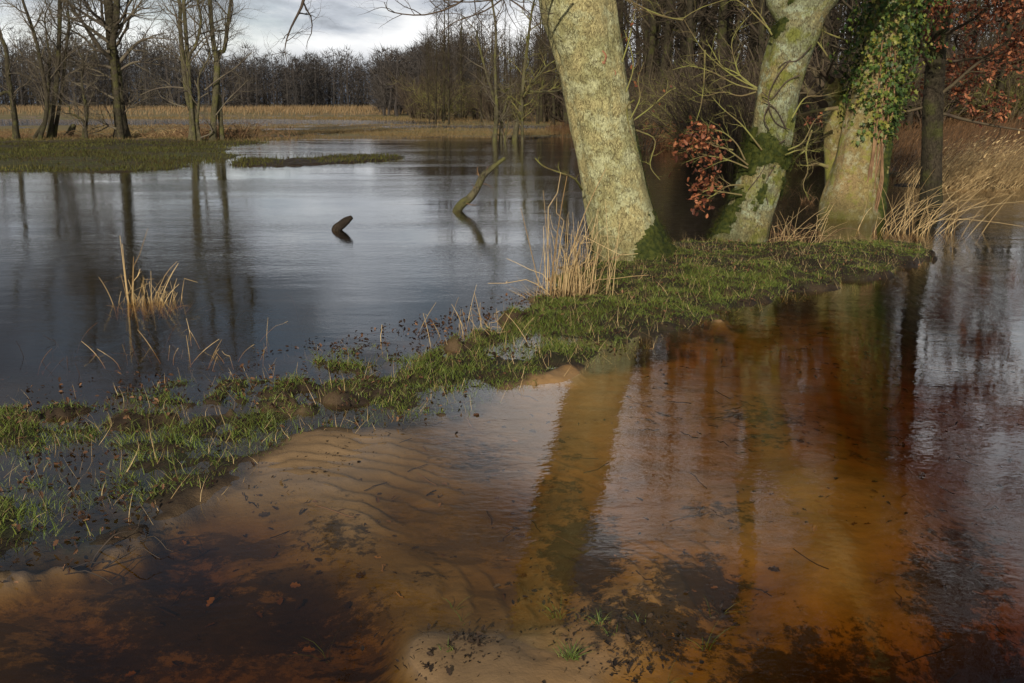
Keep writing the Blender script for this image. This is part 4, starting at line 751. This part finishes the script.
# --- reed tussocks standing in the water
def clump(name, label, px, py, stalks, seed, mat='reed', mound=.14, cat='reed clump', mw=1.0):
    rng = np.random.default_rng(seed); b = gp(px, py); z = max(z0(b[0], b[1]), -.1); e = empty(name, (b[0], b[1], z), label, cat); mb = MB()
    for (dx, dy, H, lx, ly, w) in stalks:
        n = 7; t = np.linspace(0, 1, n); cr = rng.uniform(0, .9); tt = t*(1-cr)+t*t*cr; kn = np.where(t > rng.uniform(.4, 1.6), 1, 0)*rng.normal(0, .25); P = np.stack([b[0]+dx+lx*H*tt+rng.normal()*.03*t+kn*H*(t-.4), b[1]+dy+ly*H*tt, z-.04+H*t-(.12+.25*cr)*H*abs(lx)*t*t-abs(kn)*H*(t-.4)], -1)[None]; V, Q = tubes(P, (w*(1-.55*t))[None], 5); mb.add(V, Q)
        for j in range(rng.integers(0, 3)):
            i = rng.integers(2, 6); D = nrm(np.array([[rng.normal()*.8, rng.normal()*.8, .7]])); V, Q = blades(P[0, i][None], D, np.array([H*rng.uniform(.12, .3)]), np.array([w*1.6]), np.array([[D[0, 0]*.5, D[0, 1]*.5, -.6]]), 4); mb.add(V, Q)
    mb.build('stalks', M[mat], e)
    if mound:
        n = 420; a = rng.uniform(0, 2*PI, n); r = np.abs(rng.normal(0, .13, n))*mw; B = np.stack([b[0]+np.cos(a)*r*1.4, b[1]+np.sin(a)*r, np.full(n, z-.02)], -1); D = nrm(np.stack([np.cos(a)*r*5, np.sin(a)*r*5, rng.uniform(.3, 1.2, n)], -1)); V, Q = blades(B, D, rng.uniform(.4, 1.3, n)*mound, rng.uniform(.004, .009, n), np.stack([np.cos(a)*.4, np.sin(a)*.4, -.5+0*a], -1), 3)
        MB().add(V, Q).build('dead_leaf_base', M['litter'], e)
        m2 = int(n*.6); V, Q = blades(B[:m2], D[:m2], rng.uniform(.5, 1.6, m2)*mound, rng.uniform(.003, .006, m2), D[:m2]*.1, 3); MB().add(V, Q).build('dry_leaf_base', M['reed'], e)
    return e
r_ = np.random.default_rng(5)
stk = [(-.16, .0, 1.2, -.02, .05, .005), (-.10, .02, 1.05, .12, .1, .005), (-.12, .0, .95, -.08, .0, .004), (-.14, -.05, 1.1, .16, .0, .007), (-.1, -.05, .4, -1.1, -.1, .005), (.05, .0, .45, 1.1, -.1, .005), (.0, .0, .5, -.9, .2, .004), (-.05, .05, 1.2, .3, .05, .006), (-.2, .1, .8, -.2, .1, .005)]
stk += [(r_.normal(.1, .15), r_.normal(.1, .15), r_.uniform(.3, .85), r_.normal(.1, .14), r_.normal(0, .12), r_.uniform(.0025, .0045)) for _ in range(85)]
clump('reed_clump', 'clump of tall dry reed stalks at the left foot of the big oak', 566, 297, stk, 101, mound=.18, mw=1.25)
stk = [(-.2, 0, .68, .02, 0, .005), (-.19, 0, .62, .07, 0, .006), (-.17, .02, .85, .05, 0, .004), (-.2, .03, .5, -.01, 0, .006), (-.16, 0, .45, .1, .1, .006), (-.02, .0, .62, .5, .0, .004), (.03, .0, .5, .5, .0, .005)]
stk += [(r_.normal(-.03, .12), r_.normal(0, .08), r_.uniform(.12, .4), r_.normal(.15, .25), r_.normal(0, .2), r_.uniform(.002, .004)) for _ in range(60)]+[(r_.normal(0, .1), r_.normal(0, .05), r_.uniform(.08, .16), r_.choice([-1, 1])*r_.uniform(1., 2.), 0, .003) for _ in range(10)]
clump('reed_clump', 'small clump of dry reed stalks standing alone in the left water', 152, 300, stk, 102, mound=.10, mw=.9)
stk = [(r_.normal(0, .4), r_.normal(0, .2), r_.uniform(.35, 1.05), r_.normal(.5, .5), r_.normal(0, .25), r_.uniform(.0025, .005)) for _ in range(70)]
clump('reed_clump', 'drooping pale reed stalks between the ivy tree and the golden reeds', 905, 232, stk, 103, mound=.06)
stk = [(r_.normal(0, .22), r_.normal(0, .15), r_.uniform(.2, .75), r_.normal(.35, .5), r_.normal(0, .15), r_.uniform(.002, .004)) for _ in range(34)]
clump('reed_clump', 'thin dry stalks leaning right on the bank beside the mossy tree', 780, 245, stk, 104, mound=.05)
stk = [(r_.normal(0, .3), r_.normal(0, .2), r_.uniform(.15, .45), r_.uniform(-.6, .6), r_.normal(0, .2), r_.uniform(.002, .004)) for _ in range(34)]
clump('reed_clump', 'low sparse straw stalks at the marsh edge near the middle', 470, 330, stk, 105, mound=.05)
stk = [(r_.normal(0, .5), r_.normal(0, .5), r_.uniform(.12, .3), r_.uniform(-.8, .8), r_.normal(0, .2), r_.uniform(.002, .003)) for _ in range(34)]
clump('reed_clump', 'thin dark stems poking out of the shallows on the left', 40, 355, stk, 106, mat='litter', mound=0)
stk = [(r_.normal(0, .35), r_.normal(0, .3), r_.uniform(.1, .3), r_.uniform(-.8, .8), r_.normal(0, .2), r_.uniform(.002, .0035)) for _ in range(26)]
clump('reed_clump', 'thin yellowish stems in the shallows in front of the lone reed clump', 190, 350, stk, 107, mound=0)
# --- dead wood in the pool
def log(name, label, pts, wid, mat, Y, twigs=0, seed=1, cat='branch', mossy=False):
    b = gp(*pts[0]); e = empty(name, (b[0], b[1], 0), label, cat); Y = float(b[1]); ln = np.array([[*dp(p[0], p[1], Y+(p[2] if len(p) > 2 else 0)), w*.5*Y/FPX] for p, w in zip(pts, wid)]); ln = np.vstack([[ln[0, 0]-(ln[1, 0]-ln[0, 0])*.5, ln[0, 1], ln[0, 2]-.2, ln[0, 3]], ln])
    G, N, L = trunk_mesh(ln, 18, 50, 0, 1, 3, seed, .006); mb = MB(); add_grid(mb, G); mb.build('wood', M[mat], e)
    if twigs:
        out = {}; grow(out, np.random.default_rng(seed), L[8::6, :3], L[8::6, 3], 0, dict(n=[twigs, 2], seg=[5, 4], start=[.1, .2], ang=[60, 45], len=[.35, .15], rad=[.01, .005], wob=[.2, .2], up=[0, 0])); mb = MB(); put(mb, out, (4, 3)); mb.build('twigs', M['twig_tan'], e)
log('dead_branch', 'crooked mossy dead branch sticking up out of the pool', [(457, 211), (463, 203), (470, 198), (477, 188), (483, 176), (492, 168), (505, 158)], [9, 8.5, 8, 7, 6.5, 5, 3.5], 'palebark', 0, 7, 3)
log('sunken_log', 'short dark log end poking out of the middle of the pool', [(336, 230), (340, 226), (346, 221), (352, 217)], [9, 9, 8, 4], 'darklog', 0, 0, 4, 'log')
log('fallen_branch', 'thin fallen branch lying across the bank behind the big oak foot', [(560, 268), (600, 266.5), (640, 267), (672, 268)], [2, 3, 3, 2], 'darklog', 0, 6, 5)
for i, (px, py, n, L, lab) in enumerate([(450, 262, 12, .35, 'small bent straw stems floating between the dead branch and the reed clump'), (235, 290, 26, .7, 'flattened twigs lying on the water right of the lone reed clump'), (312, 288, 9, .5, 'few thin upright stems with a leaf in the middle of the left water'), (25, 262, 8, .35, 'tiny twig fragment in the water by the left edge'), (385, 300, 8, .3, 'dark floating twig scraps near the middle shallows'), (135, 545, 12, .3, 'thin curved twigs in the lower left grass')]):
    brush('floating_twigs', px, py, n, L, (.12, .1), 'twig_tan' if i in (0, 1, 2) else 'twig_dark', lab, 'twigs', 200+i, .004, .1 if i != 2 else .45)
# --- near grass on the bank
rng = np.random.default_rng(111)
def near_grass():
    n = 900000; x, y = uni(n, (-3.6, 5.6), (3.2, 12.2), rng); sb = sdf(BANK, x, y); w = fbm(x*2.4, y*2.4, 71); w2 = fbm(x*9, y*9, 72)
    p = ss(-.06, .16, sb+(w-.5)*.5)*ss(.30, .54, w*.6+w2*.4)
    p = np.maximum(p, .4*ss(-.02, .12, sb)*ss(6.5, 8, y)); far = ss(6.5, 9, y); p = p*(.6+.3*far)
    sm = sdf(MARSH, x, y); hm = fbm(x*5.5, y*5.5, 41); p = np.maximum(p, .5*ss(-.1, .3, sm)*ss(.47, .6, hm)); p = np.maximum(p, .035*ss(-.2, .3, sm)*ss(.45, .6, w2))
    k = rng.random(n) < p; x, y = x[k], y[k]; h = height(x, y); lf_ = ss(1.5, -.5, x); k = (h > -.1) & (rng.random(len(x)) < 1-lf_+lf_*ss(-.035, .0, h)); x, y, h = x[k], y[k], h[k]; n = len(x); w2_ = fbm(x*6, y*6, 78); lush = ss(.42, .62, fbm(x*1.7, y*1.7, 75))*.6+.3*ss(1.5, .2, x)+ss(.55, .7, w2_)*.6; H = rng.uniform(.018, .06, n)*(.55+.9*lush)*(1-.35*ss(8, 10, y))
    az = rng.uniform(0, 2*PI, n); ti = np.abs(rng.normal(0, .55, n)); D = nrm(np.stack([np.cos(az)*ti, np.sin(az)*ti, np.ones(n)], -1)); bend = np.stack([np.cos(az)*.6, np.sin(az)*.6, -rng.uniform(.1, .6, n)], -1)*rng.uniform(.3, 1, n)[:, None]
    V, Q = blades(np.stack([x, y, h-.006], -1), D, H, rng.uniform(.0025, .0055, n), bend, 3)
    MB().add(V, Q).build('grass', M['grass'], None, False, label='wet green grass growing along the muddy bank', cat='grass', kind='stuff'); print('grass', n)
    # leaf litter and rotten black scraps
    n = 90000; x, y = uni(n, (-3.6, 5.6), (3.0, 12), rng); sb = sdf(BANK, x, y); sm = sdf(MARSH, x, y); w = fbm(x*3.1, y*3.1, 81); w2 = fbm(x*11, y*11, 82)
    p = ss(-.05, .15, sb+(w-.5)*.4)*ss(.42, .66, w*.4+w2*.6)*.5+.6*ss(-.2, .3, sm)*ss(.46, .64, fbm(x*5.5, y*5.5, 41))+.05*ss(-.2, .2, sm)
    k = rng.random(n) < p; x, y = x[k], y[k]; h = height(x, y); n = len(x); P = np.stack([x, y, np.maximum(h, 0)+rng.uniform(.002, .018, n)], -1); V, T = leaves(P, rng.uniform(.012, .035, n), rng, flat=.9); MB().add(V, None, T).build('leaf_litter', M['litter'], None, False, label='dark rotting leaves strewn over the grassy bank', cat='leaf litter', kind='stuff')
    # twiggy dead stalks poking out of the grass
    n = 3200; x, y = uni(n*4, (-3.6, 5), (3.6, 11.5), rng); k = (sdf(BANK, x, y) > -.1) | ((sdf(MARSH, x, y) > 0) & (rng.random(n*4) < .5)); x, y = x[k][:n], y[k][:n]; n = len(x); h = height(x, y)
    V, Q = blades(np.stack([x, y, h], -1), nrm(np.stack([rng.normal(0, .6, n), rng.normal(0, .6, n), np.ones(n)], -1)), rng.uniform(.03, .13, n), rng.uniform(.0015, .003, n), rng.normal(size=(n, 3))*.2, 3); MB().add(V, Q).build('dead_grass', M['reed'], None, False, label='thin straw stalks mixed through the bank grass', cat='grass', kind='stuff')
near_grass()
# --- debris and tufts on the near sand
def debris():
    P = []; 
    for cx, cy, sx, sy, n in ((330, 455, 30, 10, 60), (470, 640, 12, 8, 90), (460, 655, 30, 16, 60), (600, 615, 30, 8, 130), (640, 640, 35, 14, 150), (625, 665, 16, 9, 70), (560, 650, 40, 20, 60), (700, 620, 30, 25, 50), (440, 670, 20, 8, 30), (280, 480, 30, 16, 40), (540, 590, 30, 12, 40), (350, 430, 60, 5, 60), (380, 640, 30, 15, 14)):
        P.append(gp(rng.normal(cx, sx, n), rng.normal(cy, sy, n)))
    P = np.concatenate(P); P[:, 2] = np.maximum(height(P[:, 0], P[:, 1]), -.004)+.003; V, T = leaves(P, rng.gamma(2., .0045, len(P))+.004, rng, flat=.6)
    MB().add(V, None, T).build('debris', M['debris'], None, False, label='black bits of bark and leaf washed onto the near sand', cat='debris', kind='stuff')
debris()
def sunken():
    n = 9000; x, y = uni(n, (-3.2, 4.5), (2.2, 8.5), rng); h = height(x, y); k = (h < -.012) & (h > -.25) & (rng.random(n) < .5) & (sdf(BANK, x, y) < .1) & (rng.random(n) < ss(.42, .6, fbm(x*2, y*2, 91))); x, y, h = x[k], y[k], h[k]; n = len(x)
    V, T = leaves(np.stack([x, y, h+.004], -1), rng.uniform(.012, .05, n), rng, flat=.35); mb = MB().add(V, None, T)
    n = 260; x, y = uni(n, (-3, 4), (2.4, 8), rng); h = height(x, y); k = h < -.01; x, y, h = x[k], y[k], h[k]; n = len(x); a = rng.uniform(0, PI, n); L_ = rng.uniform(.04, .22, n); t_ = np.linspace(-.5, .5, 5)
    P = np.stack([x[:, None]+np.cos(a)[:, None]*L_[:, None]*t_, y[:, None]+np.sin(a)[:, None]*L_[:, None]*t_, np.repeat(h[:, None]+.006, 5, 1)], -1)+rng.normal(0, .004, (n, 5, 3)); mb.add(*tubes(P, np.full((n, 5), .0022), 4))
    mb.build('sunken_litter', M['litter'], None, False, label='sunken dead leaves and twigs on the bed of the brown shallows', cat='leaf litter', kind='stuff')
sunken()
for i, (px, py, n, H, lab) in enumerate([(572, 660, 60, .07, 'yellow-green grass tuft on the sand at the bottom edge'), (449, 657, 12, .035, 'tiny grass tuft beside the black debris on the pale sand spit'), (557, 608, 14, .045, 'small green sprout at the edge of the dark submerged strip'), (598, 620, 30, .05, 'green grass sprout among the dark leaf scraps'), (585, 614, 8, .03, 'tiny green sprout left of the grass among leaf scraps'), (705, 630, 12, .06, 'lone thin grass sprout in the brown shallows'), (714, 598, 7, .04, 'small grass blades standing in the brown water'), (662, 676, 5, .045, 'three-bladed sprout at the bottom edge of the picture'), (326, 625, 6, .03, 'single tiny sprout in the dark brown water'), (456, 598, 6, .03, 'tiny sprout on the rippled sand'), (462, 614, 5, .028, 'tiny brownish sprout in a ripple trough'), (640, 618, 9, .03, 'tiny sprout behind the wet leaf scraps'), (612, 632, 8, .03, 'low sprout in the middle of the leaf scraps')]):
    g = gp(px, py); z = z0(g[0], g[1]); a = rng.uniform(0, 2*PI, n); ti = rng.uniform(.1, .9, n); B = np.stack([g[0]+rng.normal(0, .012, n), g[1]+rng.normal(0, .01, n), np.full(n, z-.004)], -1); D = nrm(np.stack([np.cos(a)*ti, np.sin(a)*ti, np.ones(n)], -1)); V, Q = blades(B, D, (H*rng.uniform(.6, 1.3, n)+max(-z, 0)), rng.uniform(.002, .004, n), np.stack([np.cos(a)*.4, np.sin(a)*.4, -.3+0*a], -1), 3)
    MB().add(V, Q).build('grass_tuft', M['sprout'], None, False, label=lab, cat='grass tuft')
# ---------------------------------------------------------------- light, sky, camera
EL, AZ = math.radians(24), math.radians(-166)
sd = Vector((math.sin(AZ)*math.cos(EL), math.cos(AZ)*math.cos(EL), math.sin(EL)))
L = bpy.data.lights.new('sun', 'SUN'); L.energy = 5.0; L.angle = math.radians(.5); L.color = (1, .89, .72); so = bpy.data.objects.new('sun', L); C.objects.link(so); so.rotation_euler = sd.to_track_quat('Z', 'Y').to_euler()
W = bpy.data.worlds.new('World'); S.world = W; W.use_nodes = True; nt = W.node_tree; nt.nodes.clear()
t = NT.__new__(NT); t.t = nt; out = t.n('ShaderNodeOutputWorld'); bg = t.n('ShaderNodeBackground', _Strength=.1)
sk = t.n('ShaderNodeTexSky', sky_type='NISHITA', sun_disc=False, sun_elevation=EL, sun_rotation=AZ, air_density=1.0, dust_density=1.0)
D = t.n('ShaderNodeTexCoord').outputs['Generated']; xyz = t.n('ShaderNodeSeparateXYZ'); nt.links.new(D, xyz.inputs[0]); X, Yc, Z = xyz.outputs
den = t.math('ADD', t.math('ABSOLUTE', Z), .3); cv = t.n('ShaderNodeCombineXYZ'); nt.links.new(t.math('DIVIDE', X, den), cv.inputs[0]); nt.links.new(t.math('DIVIDE', Yc, den), cv.inputs[1])
n1 = t.noise(cv.outputs[0], .9, 7, .58, .3); n2 = t.noise(cv.outputs[0], .35, 3, .5)
shade = t.math('ADD', t.math('MULTIPLY_ADD', n1, 1.35, -.345), t.math('MULTIPLY', n2, .45))
mr = lambda v, a, b: t.n('ShaderNodeMapRange', interpolation_type='SMOOTHSTEP', _0=v, _1=a, _2=b).outputs[0]
bank = t.math('MULTIPLY', t.math('MULTIPLY', mr(Z, .2, .3), mr(X, -.12, .1)), t.math('MULTIPLY', mr(Z, .47, .33), t.math('MULTIPLY', mr(Yc, 0., .5), .17)))
bank2 = t.math('MULTIPLY', t.math('MULTIPLY', t.math('MULTIPLY', mr(Z, .06, .13), mr(Z, .34, .22)), mr(X, .3, .4)), t.math('MULTIPLY', mr(Yc, 0., .5), .22))
side = t.math('ADD', t.math('MAXIMUM', bank, bank2), t.math('MULTIPLY_ADD', X, .16, t.math('MULTIPLY_ADD', mr(Z, .36, .5), -.12, -.03)))
shade = t.math('ADD', shade, side)
shade = t.math('ADD', shade, t.math('MULTIPLY', t.math('SUBTRACT', 1., t.n('ShaderNodeMapRange', _Value=Z, _1=.05, _2=.17).outputs[0]), .27))
cl = t.ramp(shade, [(.36, (1.35, 1.5, 1.75)), (.5, (2.4, 2.6, 2.9)), (.60, (5.6, 6.0, 6.6)), (.70, (9.6, 9.7, 9.8)), (.9, (13., 13., 13.))])
cover = t.ramp(t.noise(cv.outputs[0], .6, 6, .6, .2), [(.36, .35), (.5, 1.)])
lowb = t.n('ShaderNodeMapRange', _Value=Z, _1=.02, _2=.055).outputs[0]
col = t.mix(cover, sk.outputs[0], cl)
col = t.mix(lowb, (1.7, 2.1, 2.8), col)
nt.links.new(col, bg.inputs[0]); nt.links.new(bg.outputs[0], out.inputs[0])
cam = bpy.data.cameras.new('camera'); co = bpy.data.objects.new('camera', cam); C.objects.link(co); co.location = (0, 0, CH); co.rotation_euler = (PI/2-PITCH, 0, 0)
cam.sensor_width = 36; cam.lens = FPX/1024*36; cam.clip_start = .05; cam.clip_end = 5000; S.camera = co
S.view_settings.view_transform = 'Standard'; S.view_settings.look = 'None'; S.view_settings.exposure = 0; S.view_settings.gamma = 1
S.cycles.max_bounces = 8; S.cycles.transparent_max_bounces = 16; S.cycles.diffuse_bounces = 3; S.cycles.glossy_bounces = 4
S.cycles.use_adaptive_sampling = False
